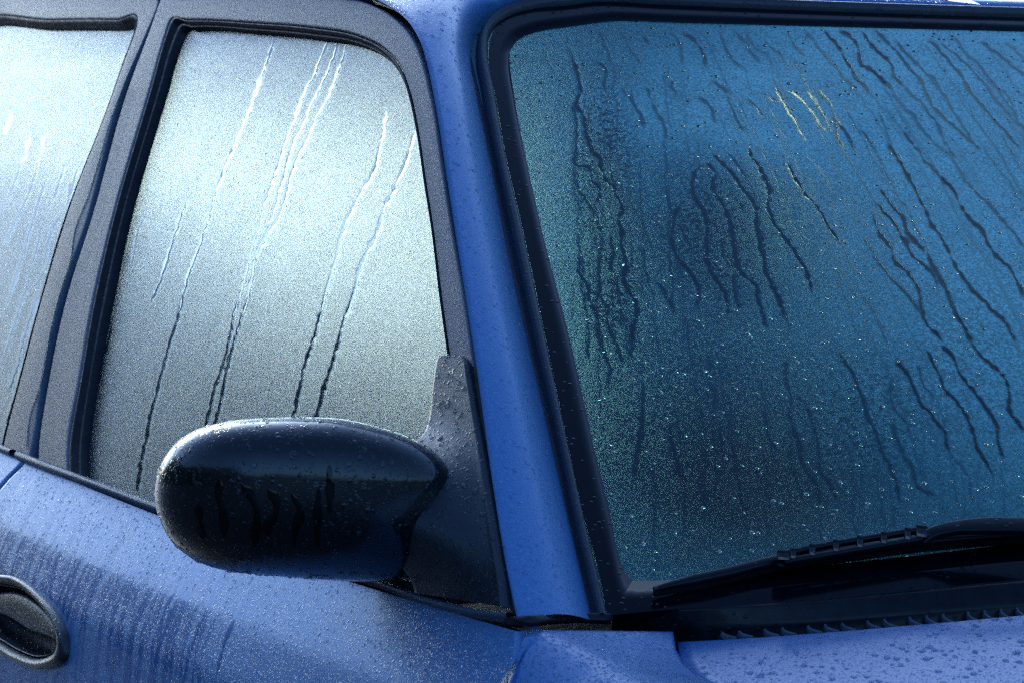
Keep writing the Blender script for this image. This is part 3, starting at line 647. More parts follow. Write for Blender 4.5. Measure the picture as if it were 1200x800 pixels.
# --- belt mouldings, door skins -----------------------------------------------
bp = [((29,530),(26,544)),((60,542.5),(60,557)),((91,554),(91,567)),((135,571),(135,583)),((179,587.5),(179,600)),((250,613),(250,624)),((340,645),(340,654)),((450,681),(450,691)),((521,704),(521,717)),((570,716),(570,727)),((606,720),(606,731))]
fbelt = strip('belt_moulding', bp, side, [(0, -.010), (0, .004), (.12, .0085), (.35, .010), (.6, .0095), (.72, .007), (.80, .004), (1, .003), (1, -.01)], VINYL, None, n=90)
rb = [(P3(2.18, 1.003), P3(2.18, .988)), ((-120,466),(-120,480)),((-60,493),(-60,507)),((0,519),(0,531)),((22,528),(20,540))]
rbelt = strip('belt_moulding', rb, side, [(0, -.010), (0, .004), (.12, .0085), (.35, .010), (.6, .0095), (.72, .007), (.80, .004), (1, .003), (1, -.01)], VINYL, None, n=60)
fe = hit([(606,734),(603,765),(597,800)], door); fe_dz = zb(fe[:, 1])-fe[:, 2]
re_ = hit([(25.5,547),(12,560),(0,574)], door); re_dz = zb(re_[:, 1])-re_[:, 2]
def front_edge(dz): return np.interp(dz, np.r_[fe_dz, fe_dz[-1]+.05, .64], np.r_[fe[:, 1], fe[-1, 1]-.002, fe[-1, 1]-.002])
def rear_edge(dz): return np.interp(dz, np.r_[re_dz, re_dz[-1]+.08, .64], np.r_[re_[:, 1], re_[-1, 1]+.015, re_[-1, 1]+.01])
HANDLE = np.array([(-14,670),(0,673),(20,676),(51,697),(73,725),(82,749),(77,776),(58,783),(20,772),(0,760),(-25,744),(-45,722),(-40,690),(-28,676)], float)
def in_poly(q, poly):
    x, y = q[:, 0], q[:, 1]; r = np.zeros(len(q), bool); j = len(poly)-1
    for i in range(len(poly)):
        xi, yi = poly[i]; xj, yj = poly[j]
        c = ((yi > y) != (yj > y)) & (x < (xj-xi)*(y-yi)/(yj-yi+1e-12)+xi); r ^= c; j = i
    return r
def door_panel(name, y0, y1, dzs, nu, hole=None, label=None, dense=True):
    D = dzs[None, :]; u = np.linspace(0, 1, nu)[:, None]
    Y = y0(D)*(1-u)+y1(D)*u; Z = zb(Y)-D; X = door_x(Y, Z)
    P = np.stack([X, Y, Z], -1); mk = mask_at(P) if dense else 0*X
    Nn = normal(door, P); P = P+Nn*(.00007*mk)[..., None]
    # folded edges
    e0 = P[:1].copy(); e0[..., 0] += .012; e1 = P[-1:].copy(); e1[..., 0] += .012
    P = np.concatenate([e0, P, e1]); mk = np.concatenate([mk[:1], mk, mk[-1:]])
    F = grid_faces(*P.shape[:2])
    if hole is not None:
        c = to_px(P.reshape(-1, 3)[F].mean(1)); F = F[~in_poly(c, hole)]
    F = orient(P, F)
    o = mesh_obj(name, P, F, PAINT, car, label=label, attrs={'clear': mk, 'dew_glare': 1-mk}); o_P[o.name] = P
    return o
cen = HANDLE.mean(0)
dz_d = np.r_[np.linspace(.001, .20, 170), np.linspace(.20, .62, 24)[1:]]
fd = door_panel('front_door', front_edge, rear_edge, dz_d, 430, cen+(HANDLE-cen)*.965, 'blue front door streaked with dew below its misted window')
rd = door_panel('rear_door', lambda d: rear_edge(d)+.0055, lambda d: 2.2-0*d-.45*np.clip(d-.2, 0, 1), dz_d[::3], 120, None, None)
fbelt.parent = fd; rbelt.parent = rd; fbelt.name = 'belt_moulding'
# door handle: bezel, bowl, flap
def ring_strip(name, o_px, scales, hs, parent, matr, n=90):
    q = resample(np.r_[o_px, o_px[:1]], n+1)[:-1]; c = q.mean(0)
    P = np.stack([hit(c+(q-c)*s, door)+normal(door, hit(c+(q-c)*s, door))*h for s, h in zip(scales, hs)])
    F = grid_faces(len(scales), n, True); V = P.reshape(-1, 3); Nn = normal(door, P.mean((0, 1))[None])[0]
    nn = np.cross(V[F[:, 1]]-V[F[:, 0]], V[F[:, 2]]-V[F[:, 0]])
    k = np.argsort(hs)[len(hs)//2]
    inward = (V[F].mean(1)-P.mean((0, 1)))
    return mesh_obj(name, P, F, matr, parent)
dh = ring_strip('door_handle', HANDLE, [1.0, 1.0, .97, .92, .86, .80, .77, .76], [-.002, .004, .0065, .0075, .006, .003, -.003, -.012], fd, SAILM)
ring_strip('handle_bowl', cen+(HANDLE-cen)*.80, [1.0, .985, .9, .7, .4, .12, .0], [-.001, -.010, -.019, -.024, -.026, -.027, -.027], dh, RUBBER)
ring_strip('bowl_lip', cen+(HANDLE-cen)*.79, [1.0, .985, .955, .93, .925], [-.006, -.0015, .0005, -.002, -.010], dh, MOULD)
flap_px = [(-25,700),(0,692),(18,693),(40,706),(58,726),(70,744),(72,752),(55,746),(30,737),(6,722),(-18,712)]
fq = resample(np.array(flap_px+flap_px[:1], float), 61)[:-1]; fc = fq.mean(0)
FP = np.stack([hit(fc+(fq-fc)*s, door)+normal(door, hit(fc+(fq-fc)*s, door))*h for s, h in zip([1, 1, .96, .8, .4, 0], [-.018, -.006, -.003, -.0015, -.001, -.001])])
mesh_obj('handle_flap', FP, grid_faces(6, 60, True), SAILM, dh)

# --- bonnet, front wing -----------------------------------------------------------
he = hit([(792,737),(850,734.5),(950,728.5),(1050,721.5),(1200,711)], hood)
hc = np.polyfit(he[:, 0]**2, he[:, 1], 1)
hgap = hit([(793,741),(798,770),(806,785),(822,800)], hood)
def bonnet_side(y): return np.interp(-y, -np.r_[hgap[:, 1], hgap[-1, 1]-.12, -.85], np.r_[hgap[:, 0], hgap[-1, 0]+.015, -.60])
ny = 120; sv = np.linspace(0, 1, 90)**1.0
us = np.linspace(-1, 1, 121)
P = np.zeros((len(us), ny, 3)); 
for j in range(ny):
    t = (j/(ny-1))**1.8
    for_y0 = np.polyval(hc, (us*.62)**2)
    Y = for_y0*(1-t)+(-.82)*t
    X = us*np.abs(bonnet_side(Y)) ; P[:, j] = np.stack([X, Y, hood_z(X, Y)], 1)
# round-over at the sides and rear lip
lip = P[:, :1].copy(); lip[..., 2] -= .012; lip[..., 1] += .001
P = np.concatenate([lip, P], 1); s0 = P[:1].copy(); s0[..., 2] -= .012; s1 = P[-1:].copy(); s1[..., 2] -= .012; P = np.concatenate([s0, P, s1])
bon = mesh_obj('bonnet', P, orient(P, grid_faces(*P.shape[:2]), (0, -.3, 0)), PAINT, car, attrs={'clear': np.full(P.shape[:2], .2)}); o_P['bonnet'] = P
# wing: flat inner shelf rolling over into the side
wy = np.r_[np.linspace(front_edge(0)-.0075, -.12, 50), np.linspace(-.12, -.85, 20)[1:]]
rows = []
for y in wy:
    xi = bonnet_side(y)-.004*np.sign(1) if y < hgap[0, 1]-.001 else hgap[0, 0]-.004
    zi = hood_z(xi, min(y, .03))+.0065; dzs = np.r_[np.linspace(.001, .20, 50), np.linspace(.20, .62, 14)[1:]]
    ysd = np.minimum(y, front_edge(dzs)-.0075) if y > -.01 else y+0*dzs
    drop = hood_z(-.7, y)-hood_z(-.7, .0) if y < 0 else 0
    zs = zb(0)+.002-dzs+np.where(dzs < .3, drop*(1-dzs/.3), 0)
    xsd = side_x(ysd*0, zb(0))-door_off(dzs)+.06*np.clip(-y, 0, 1)**2
    edge = np.array([xsd[0], y, zs[0]])
    inner = np.array([xi, y, zi]); k = np.linspace(0, 1, 26)[:-1, None]
    # hermite from the inner edge (level) to the side's top (rolling down)
    m0 = np.array([-1, 0, .0])*abs(edge[0]-xi); m1 = np.array([xsd[3]-xsd[0], 0, zs[3]-zs[0]]); m1 = m1/np.linalg.norm(m1)*abs(edge[0]-xi)*.8
    topc = (2*k**3-3*k**2+1)*inner+(k**3-2*k**2+k)*m0+(-2*k**3+3*k**2)*edge+(k**3-k**2)*m1
    sec_ = np.concatenate([inner+(edge-inner)*np.linspace(0, 1, 40)[:-1, None], np.stack([xsd, ysd, zs], 1)])
    for _ in range(int(10+150*np.clip((wy[0]-y)/.08, 0, 1)**1.2)): sec_[1:-1] = (sec_[:-2]+2*sec_[1:-1]+sec_[2:])/4
    rows.append(np.concatenate([[inner-[0, 0, .012]], sec_]))
P = np.array(rows); tg = np.gradient(P[0], axis=0); nr_ = np.stack([tg[:, 2], 0*tg[:, 0], -tg[:, 0]], 1); nr_ /= np.linalg.norm(nr_, axis=1, keepdims=True)+1e-9; nr_ *= np.sign(np.sum(nr_*np.array([-.5, 0, 1]), 1, keepdims=True))
nr_[:4] = (0, 0, 1)
P = np.concatenate([(P[0]-nr_*.014)[None], (P[0]-nr_*.0015+np.array([0, .0006, 0]))[None], P])
wing = mesh_obj('front_wing', P, orient(P, grid_faces(*P.shape[:2]), (0, -.3, 0)), PAINT, car, attrs={'dew_glare': np.full(P.shape[:2], .5)}); o_P['wing'] = P  # same painted glare as on the pillar
mirror(wing, car)

# the dark body pillar the door hangs on, behind the gap
for sgn in (-1, 1):
    P = []
    for dz in np.linspace(.012, .6, 16):
        yy_ = float(front_edge(max(dz, 0))); z_ = float(zb(yy_))-dz; x_ = float(door_x(yy_, z_))
        P.append([(-sgn*(x_+.045), yy_-.03, z_), (-sgn*(x_+.022), yy_-.015, z_), (-sgn*(x_+.018), yy_+.03, z_), (-sgn*(x_+.06), yy_+.05, z_)])
    P = np.array(P); mesh_obj('hinge_pillar', P, grid_faces(*P.shape[:2]), RUBBER, car)
# --- cowl below the windscreen -------------------------------------------------------
ca = [(717,727),(790,721),(850,717.5),(950,711),(1050,701),(1200,686)]; cb = [(717,733),(790,736),(850,735),(950,729),(1050,722),(1200,711.5)]
CA = np.r_[pts(ca, wind), [np.array(F_seam(x)) for x in xs_b]]; CBp = hit(cb, hood)
CBc = np.array([[x, float(np.polyval(hc, x*x)), float(hood_z(x, np.polyval(hc, x*x)))] for x in xs_b]); CB = np.r_[CBp, CBc]; CB[:, 2] -= .006
R = resample(np.stack([CA, CB], 1), 120); A, B = R[:, 0], R[:, 1]
tt = [(-.06, .004), (0, .003), (.05, .006), (.18, .006), (.24, .001), (.45, .000), (.5, -.004), (.55, -.016), (1.0, -.018), (1.15, -.018)]
P = A[:, None]+(B-A)[:, None]*np.array([t for t, _ in tt])[None, :, None]+np.array([0, -.25, .97])*np.array([h for _, h in tt])[None, :, None]
cowl = mesh_obj('cowl_panel', P, orient(P, grid_faces(*P.shape[:2]), (0, .3, .3)), COWLM, car); o_P['cowl'] = P
mirror(cowl, car)
px_r = [(843,731),(870,730),(896,728.5),(922,726),(946,724),(970,721.5),(993,719),(1017,717),(1040,714.5),(1063,712.5),(1086,710.5),(1109,708),(1131,705.5),(1153,703),(1175,700),(1197,697)]
for (x, y) in px_r:
    i = int(np.argmin(np.abs(to_px((A+B)/2)[:, 0]-x))); a, b = A[i], B[i]
    s = np.linspace(.5, 1.02, 8)[:, None]; c = a+(b-a)*s+np.array([0, -.25, .97])*(-.007+.004*((s-.5)/.5))+np.array([.010, 0, 0])*(s-.5)**2*4
    sweep('vent_rib', c, rrect(.0022, .005, .0009, 2), VINYL, cowl, up=(0, -.25, .97))

# --- wing mirror -------------------------------------------------------------------------
OUT = np.array([(181.5,580),(184,556),(192,537),(205,520),(224,507),(262,495),(300,491),(345,489.5),(394,491),(436,499.5),(479,514),(505,529),(522,545),(532,562),(533.5,578),(530,602),(523,626),(513,648),(500,664),(480,675),(453,680),(420,680.5),(390,679.5),(351,677),(310,673.5),(266,668.5),(240,661),(219,650),(202,635),(191,617),(184,598)], float)
mn = np.array([-.36, -.93, .03]); mn /= np.linalg.norm(mn); mo = np.array([-.865, .215, 1.0])
fmir = lambda P: (P-mo) @ mn
q = resample(np.r_[OUT, OUT[:1]], 121)[:-1]; rim = hit(q, fmir); mc = rim.mean(0)+np.array([0, 0, .004])
rings = []
ks = np.r_[np.linspace(0, 1, 30)]
for k in ks:
    th = k*math.pi/2; s = math.cos(th)**(2/2.6); d = .080*math.sin(th)**(2/2.3)
    c = mc*(1)+mn*d+np.array([.006, 0, .012])*math.sin(th)
    rings.append(c+(rim-mc)*max(s, 1e-4))
back = [mc+(rim-mc)*s-mn*d for s, d in ((.90, .045), (.92, .048), (.955, .045), (.985, .03), (1.0, .012), (1.003, .004))]
P = np.array(back+rings); F = grid_faces(len(P), 120, True)
hs_ = mesh_obj('mirror_housing', P, orient(P, F, mc), GLOSSBLACK, None); o_P['mirror'] = np.array(rings)
MIR = part('wing_mirror'); MIR['label'] = 'black wing mirror beaded with water'; hs_.parent = MIR
gl = np.array([mc+(rim-mc)*s-mn*.043 for s in (.905, .5, .0)]); mesh_obj('mirror_glass', gl, orient(gl, grid_faces(3, 120, True), mc+mn*.3), MIRRORM, MIR)
# water that ran down the housing's face, cast onto its own mesh
from mathutils.bvhtree import BVHTree
HB = BVHTree.FromPolygons([tuple(v) for v in P.reshape(-1, 3)], [tuple(int(i) for i in f) for f in F])
for q in ([(258,562),(256,580),(262,605),(262,628)], [(283,566),(292,578),(299,592),(298,640)], [(314,572),(324,588),(323,602),(314,616),(313,628)], [(342,578),(352,600),(347,618),(345,640)], [(374,572),(372,600),(373,640)], [(386,545),(387,600)], [(232,590),(236,630)]):
    q = resample(np.array(q, float), 26); c, nr = [], []
    for d in rays(q):
        h_ = HB.ray_cast(Vector(CAM), Vector(d))
        if h_[0] is not None: c.append(h_[0]); nn_ = np.array(h_[1]); nr.append(nn_*np.sign(-np.dot(nn_, d)))
    c, nr = np.array(c), np.array(nr); Tt = np.gradient(c, axis=0); X = np.cross(nr, Tt); X /= np.linalg.norm(X, axis=1, keepdims=True)
    a = np.linspace(-1, 1, 7); wv = .0028*(1+.3*np.sin(np.arange(26)*.4+q[0, 0]))*np.clip(np.minimum(np.arange(26)+1, 27-np.arange(26))/4, .3, 1)
    PP = c[:, None]+X[:, None]*(a[None, :, None]*wv[:, None, None])+nr[:, None]*((.0003+.0004*(1-a**2))[None, :, None]); mesh_obj('water_run', PP, grid_faces(26, 7), WETRUN, hs_)
# sail and neck
sp_ = [((526,422),(552,422)),((524,428),(556,427)),((520,450),(561,450)),((516,490),(568,490)),((512,530),(575.5,530)),((509,570),(582,570)),((507,610),(589,610)),((505,650),(595.5,650)),((503,685),(602,690)),((500,700),(605,716))]
A, B = pair_rows(sp_, side, 80); Ns = normal(side, (A+B)/2); tq = np.r_[0, 0, np.linspace(.02, .98, 26), 1, 1]
hq = np.r_[-.01, .006, .010+0*np.linspace(.02, .98, 26), .006, -.01]
v = np.linspace(0, 1, 80)[:, None]
neck = .074*np.exp(-(np.abs(v-.66)/.21)**2.6)*np.clip(1-tq[None]*1.05, 0, 1)**1.35
Hh = hq[None]+neck*(hq[None] > .005)
P = A[:, None]+(B-A)[:, None]*tq[None, :, None]+Ns[:, None]*Hh[..., None]
sail = mesh_obj('mirror_mount', P, orient(P, grid_faces(*P.shape[:2])), SAILM, MIR); o_P['sail'] = P
# rubber joint along the sail's edges
ge = [((556,430),(562,432)),((568,500),(572,500)),((588,620),(592,620)),((603,716),(608,722))]
strip('mount_gasket', ge, side, [(0, -.004), (0, .003), (.5, .004), (1, .001)], RUBBER, MIR, n=40)
# arm root between housing and mount, underneath
pa = hit([(470,640),(520,650),(565,690)], fmir); pb = hit([(565,690)], side)[0]
path = resample(np.array([mc+np.array([.05, .01, -.02]), mc+np.array([.08, .02, -.025]), mc+np.array([.105, .05, -.03])]), 16)
sweep('mirror_arm', path, [rrect(.07-.01*k/15, .075-.02*k/15, .02, 4) for k in range(16)], GLOSSBLACK, MIR)
# approval mark moulded low on the housing: a ringed letter and a short line of bars
def on_housing(p):
    d = rays([p])[0]; V = np.array(rings).reshape(-1, 3); q = to_px(V); i = np.argmin(np.hypot(*(q-np.array(p)).T)); return V[i]
tm = bpy.data.curves.new('approval_mark', 'FONT'); tm.body = 'E'; tm.size = .0085; tm.extrude = .0004; tm.align_x = 'CENTER'; tm.align_y = 'CENTER'
def face_mat(p): 
    z = Vector(-rays([p])[0]).normalized(); x = Vector((0, 0, 1)).cross(z).normalized(); y = z.cross(x); M = Matrix((x, y, z)).transposed().to_4x4(); M.translation = Vector(on_housing(p))+z*.002; return M
EMB = simple('moulded_mark', (.03, .034, .045), .35)
to = bpy.data.objects.new('approval_mark', tm); S.collection.objects.link(to); tm.materials.append(EMB); bpy.context.view_layer.update()
tme = bpy.data.meshes.new_from_object(to.evaluated_get(bpy.context.evaluated_depsgraph_get())); bpy.data.objects.remove(to); tme.transform(face_mat((283, 657)))
to = bpy.data.objects.new('approval_mark', tme); S.collection.objects.link(to); to.parent = MIR
M = face_mat((283, 657)); aa = np.linspace(0, 2*math.pi, 29)
c = np.array([M @ Vector((.0075*math.cos(t), .0075*math.sin(t), 0)) for t in aa]); sweep('mark_ring', c, rrect(.0008, .0008, .0002, 1), EMB, MIR, up=np.repeat([np.array(M.to_3x3() @ Vector((0, 0, 1)))], 29, 0))

# --- wiper ----------------------------------------------------------------------------------
def on_screen(pl, h):      # points seen at pl, standing h proud of the glass
    h = np.broadcast_to(np.asarray(h, float).reshape(-1), (len(pl),)); return hit(pl, lambda P: wind(P)+1.9*h)
WIP = part('windscreen_wiper')
bpx = resample(np.array([(766,690),(790,684),(850,671),(917,655),(1000,644),(1075,634),(1140,628),(1230,622),(1330,616)], float), 80)
BQ = on_screen(bpx, .010); wn = normal(wind, BQ)
tap = np.clip(np.linspace(0, 6, 80)+.45, 0, 1)
sweep('wiper_rubber', on_screen(bpx+np.array([0, 5]), .006), [rrect(.005*t, .011*t, .002*t, 2) for t in tap], RUBBER, WIP, up=wn)
sweep('wiper_blade', BQ, [rrect(.008*t, .006*t, .002*t, 2) for t in tap], COWLM, WIP, up=wn)
# bridge with windows in it
for a, b in (((917,651),(950,645)),):
    pass
br_t = resample(np.array([(918,649),(960,640),(1020,630),(1080,620)], float), 30); br_b = resample(np.array([(918,658),(960,651),(1020,641),(1080,631)], float), 30)
sweep('wiper_bridge', on_screen(br_t, .018), rrect(.005, .005, .0015, 2), COWLM, WIP, up=normal(wind, on_screen(br_t, 0)))
bridge = sweep('wiper_bridge', on_screen(br_b, .018), rrect(.005, .005, .0015, 2), COWLM, WIP, up=normal(wind, on_screen(br_b, 0)))
for x in (918, 931, 953, 979, 1006, 1037, 1066, 1080):
    i = int(np.argmin(np.abs(br_t[:, 0]-x))); c = np.stack([on_screen([br_t[i]], .018)[0]*(1-s)+on_screen([br_b[i]], .018)[0]*s for s in np.linspace(-.1, 1.1, 4)])
    sweep('bridge_bar', c, rrect(.009 if x in (918, 1080) else .005, .006, .001, 1), COWLM, WIP, up=normal(wind, c[:1])[0])
ap = resample(np.array([(1078,634),(1090,626),(1110,620),(1150,616),(1190,616),(1240,620),(1330,644),(1420,664)], float), 50)
AQ = on_screen(ap, np.interp(np.arange(50), [0, 8, 25, 49], [.016, .026, .032, .014])[:, None]); sweep('wiper_arm', AQ, [rrect(.009+.006*min(1, k/12), .006, .002, 3) for k in range(50)], COWLM, WIP, up=normal(wind, AQ))

# --- inside the cabin ---------------------------------------------------------------------------
dash = []
for y, z, zl in ((-.03, .885, .6), (.12, .90, .55), (.35, .905, .55), (.48, .89, .55), (.54, .82, .55), (.52, .55, .54)):
    xx = np.linspace(-.68, .68, 15); dash.append(np.stack([xx, y+.30*xx*xx*(y < .3), z+.02*np.cos(xx*4)], 1))
P = np.array(dash); mesh_obj('dashboard', P, orient(P, grid_faces(*P.shape[:2]), (0, .2, .3)), DARK, car)
def seat(x, y):
    s = part('seat')
    rg = [np.c_[rrect(.46*a, .15*b, .05, 4), np.zeros(20)] for a, b in ((.8, .8), (1, 1), (1, 1), (.95, .95), (.8, .8), (.62, .6))]
    zz = [0, .05, .26, .40, .47, .50]
    mesh = np.array([np.stack([r[:, 0]+x, r[:, 1]+y+z*.38, 0*r[:, 0]+.40+z], 1) for r, z in zip(rg, zz)]); loft('seat_back', mesh, SEATM, s)
    mesh = np.array([np.stack([r[:, 0]*a+x, r[:, 1]*.6+y+.28+z*.1, 0*r[:, 0]+.905+z*.9], 1) for r, a, z in zip([rg[0]]*5, (.45, .55, .57, .53, .40), (0, .03, .09, .14, .17))]); loft('headrest', mesh, SEATM, s)
    for dx in (-.06, .06): sweep('headrest_post', np.array([[x+dx, y+.24, .86], [x+dx, y+.26, .94]]), rrect(.012, .012, .004, 2), STEEL, s, up=(0, 1, 0))
    mesh = np.array([np.stack([rrect(.46*a, .5*a, .08, 4)[:, 0]+x, rrect(.46*a, .5*a, .08, 4)[:, 1]+y-.2, np.full(20, .40+z)], 1) for a, z in ((.9, 0), (1, .05), (1, .1), (.9, .14))]); loft('seat_cushion', mesh, SEATM, s)
seat(-.35, 1.0); seat(.35, 1.0)
rearb = np.array([np.stack([rrect(1.18*a, .16, .05, 4)[:, 0], rrect(1.18*a, .16, .05, 4)[:, 1]+1.95+z*.35, np.full(20, .45+z)], 1) for a, z in ((.9, 0), (1, .05), (1, .45), (.94, .52))])
bench = loft('rear_bench', rearb, SEATM, car)
for x in (-.40, .40): loft('headrest', np.array([np.stack([rrect(.30*a, .12*a, .04, 4)[:, 0]+x, rrect(.30*a, .12*a, .04, 4)[:, 1]+2.14, np.full(20, .95+z)], 1) for a, z in ((.8, 0), (1, .05), (1, .22), (.85, .29))]), SEATM, bench)
for sgn in (-1, 1):
    yy = np.linspace(.05, 2.2, 12); P = np.array([[(sgn*(abs(float(side_x(y, zb(y))))-dx), y, z) for dx, z in ((.035, float(zb(y))-.012), (.07, .80), (.075, .5), (.10, .30))] for y in yy])
    mesh_obj('door_card', P, grid_faces(*P.shape[:2]), DARK, car)
P = np.array([[(x, y, .28) for x in (-.72, 0, .72)] for y in (-.05, 1, 2.6)]); mesh_obj('cabin_floor', P, grid_faces(3, 3), DARK, car)
P = np.array([[(x, -.02, z) for x in (-.72, 0, .72)] for z in (.2, .55, .87)]); mesh_obj('bulkhead', P, grid_faces(3, 3), DARK, car)
xx = np.linspace(-.52, .52, 13)
P = np.array([[(x, y, 1.345+.055*(1-(x/.55)**2)*1-.02*max(0, .75-y)) for x in xx] for y in np.linspace(.72, 2.4, 10)]); mesh_obj('roof_lining', P, grid_faces(*P.shape[:2]), LINER, car)
# steering wheel on the car's right
sw = part('steering_wheel'); swc = np.array([-.36, .62, .86]); sa, sb = np.array([1., 0, 0]), np.array([0, .36, .93])
aa = np.linspace(0, 2*math.pi, 41); sweep('wheel_rim', np.array([swc+.185*(sa*math.cos(t)+sb*math.sin(t)) for t in aa]), rrect(.026, .026, .011, 3), DARK, sw, up=np.repeat([np.cross(sa, sb)], 41, 0), caps=False)
for t in (radians(0), radians(180), radians(270)): sweep('wheel_spoke', np.array([swc+r_*(sa*math.cos(t)+sb*math.sin(t)) for r_ in (.03, .10, .18)]), rrect(.012, .04, .005, 2), DARK, sw, up=np.cross(sa, sb))
loft('wheel_hub', [[swc+np.cross(sa, sb)*h_+r_*(sa*math.cos(t)+sb*math.sin(t)) for t in aa[:-1]] for h_, r_ in ((.03, .05), (.0, .075), (-.02, .06))], DARK, sw)
# rear-view mirror behind the glass
rc = hit([(1058,152)], wind)[0]+np.array([.05, .10, .0]); ax = np.array([.94, -.34, 0]); sec = rrect(.115, .034, .016, 5)
RVM = [np.array([rc+np.array([.97*sx_*s, .12*sx_*s, sy_*s])+np.array([-.12, .97, 0])*d for sx_, sy_ in sec]) for s, d in ((.0, -.018), (.7, -.017), (.95, -.010), (1, 0), (.97, .004), (0, .004))]
rv = part('rear_view_mirror'); loft('mirror_shell', RVM, DARK, rv, caps=False)
sweep('mirror_stalk', np.array([rc+[0, .0, .005], rc+[0, .01, .03], rc+[0, .03, .05]]), rrect(.012, .012, .004, 2), DARK, rv, up=(1, 0, 0))
# far side: the same panels; front pane clear, rear pane darkened to cut light
for o in (fd, rd): mirror(o, car)
def far_pane(name, corners, gm_=None):
    tl, tr, b0, b1 = pts(corners, side); U, V = np.meshgrid(np.linspace(0, 1, 8), np.linspace(0, 1, 10), indexing='ij')
    Y = (tl[1]*(1-U)+tr[1]*U)*(1-V)+(b0[1]*(1-U)+b1[1]*U)*V; Z = (tl[2]*(1-U)+tr[2]*U)*(1-V)+(b0[2]*(1-U)+b1[2]*U)*V
    G = np.stack([-side_x(Y, Z), Y, Z], -1); return mesh_obj(name, G, grid_faces(8, 10), gm_ or CLEAR, car)
f2 = far_pane('front_window', [(196,22),(520,22),(66,560),(600,716)]); r2 = far_pane('rear_window', [P3(1.93, 1.40),(172,20),P3(1.95, .975),(14,540)], LIGHT_STOP)
mirror(ffr, f2); mirror(fse, f2); 
mir2 = part('wing_mirror')
for o in list(MIR.children):
    if o.type == 'MESH' and o.name.split('.')[0] in ('mirror_housing', 'mirror_mount', 'mirror_arm', 'mirror_glass'): mirror(o, mir2)
# tail: C pillars, rear glass, tailgate
tail = []
for z, y, x in ((1.41, 2.42, .40), (1.30, 2.50, .41), (1.02, 2.62, .42)): tail.append([(sx_*x, y+.0*abs(sx_), z) for sx_ in np.linspace(-1, 1, 13)])
P = np.array(tail); mesh_obj('tailgate_glass', P, grid_faces(*P.shape[:2]), CLEAR, car)
P = np.array([[(sx_*x, y-(y-2.60)*abs(sx_)**3, z) for sx_ in np.linspace(-1, 1, 21)] for z, y, x in ((1.02, 2.635, .722), (.85, 2.70, .722), (.6, 2.75, .722), (.35, 2.72, .722))]); mesh_obj('tailgate', P, orient(P, grid_faces(*P.shape[:2])), PAINT, car)
for sgn in (-1, 1):
    cp = []
    for z in np.linspace(1.0, 1.42, 15):
        yf = np.interp(z, [1.0, 1.3, 1.42], [2.19, 2.15, 2.10]) if sgn < 0 else 1.96; yb = np.interp(z, [1.0, 1.3, 1.42], [2.62, 2.50, 2.42]); xb = np.interp(z, [1.0, 1.3, 1.42], [.425, .415, .405])
        xf = abs(float(side_x(yf, z)))-.004; cp.append([(sgn*(xf*(1-s)+xb*s+.03*math.sin(s*math.pi)), yf*(1-s)+yb*s, z) for s in np.linspace(0, 1, 8)])
    P = np.array(cp)
    if sgn > 0:      # the far one carries a small quarter window above the waist
        Fp = orient(P, grid_faces(*P.shape[:2])); cz = P.reshape(-1, 3)[Fp].mean(1); win = (cz[:, 2] > 1.23) & (cz[:, 2] < 1.385) & (cz[:, 1] < 2.25)
        mesh_obj('rear_pillar', P, Fp[~win].copy(), PAINT, car); qf = Fp[win]; iu, inv_ = np.unique(qf, return_inverse=True); mesh_obj('quarter_window', P.reshape(-1, 3)[iu]-np.array([.004, 0, 0]), inv_.reshape(qf.shape), CLEAR, car)
    else: mesh_obj('rear_pillar', P, orient(P, grid_faces(*P.shape[:2])), PAINT, car)
    P = np.array([[(sgn*(abs(float(door_x(2.1, z)))*(1-s)+.72*s+.03*math.sin(math.pi*s)), 2.16*(1-s)+2.60*s, z) for s in np.linspace(0, 1, 8)] for z in (.99, .85, .65, .4)]); mesh_obj('rear_wing', P, orient(P, grid_faces(*P.shape[:2])), PAINT, car)
# nose and wheels
P = np.array([[(sx_*.66, -.82-.10*k+.12*abs(sx_)**3, z) for sx_ in np.linspace(-1, 1, 21)] for k, z in ((0, .78), (.6, .70), (1, .55), (1, .35), (.7, .2))]); mesh_obj('front_bumper', P, orient(P, grid_faces(*P.shape[:2])), PAINT, car)
for sx_ in (-1, 1):
    for y in (-.42, 2.05):
        a = np.linspace(0, 2*math.pi, 40, endpoint=False)
        rg = [np.stack([np.full(40, sx_*(.60+dx)), y+r*np.cos(a), .29+r*np.sin(a)], 1) for dx, r in ((0, .2), (0, .27), (.02, .29), (.14, .29), (.165, .27), (.165, .2))]
        wl = part('wheel'); loft('tyre', rg, TYRE, wl, caps=False)
        rg = [np.stack([np.full(40, sx_*(.60+dx)), y+r*np.cos(a), .29+r*np.sin(a)], 1) for dx, r in ((.160, .2), (.15, .17), (.14, .06), (.15, .03), (.155, 0.001))]
        loft('wheel_rim', rg, STEEL, wl, caps=False)

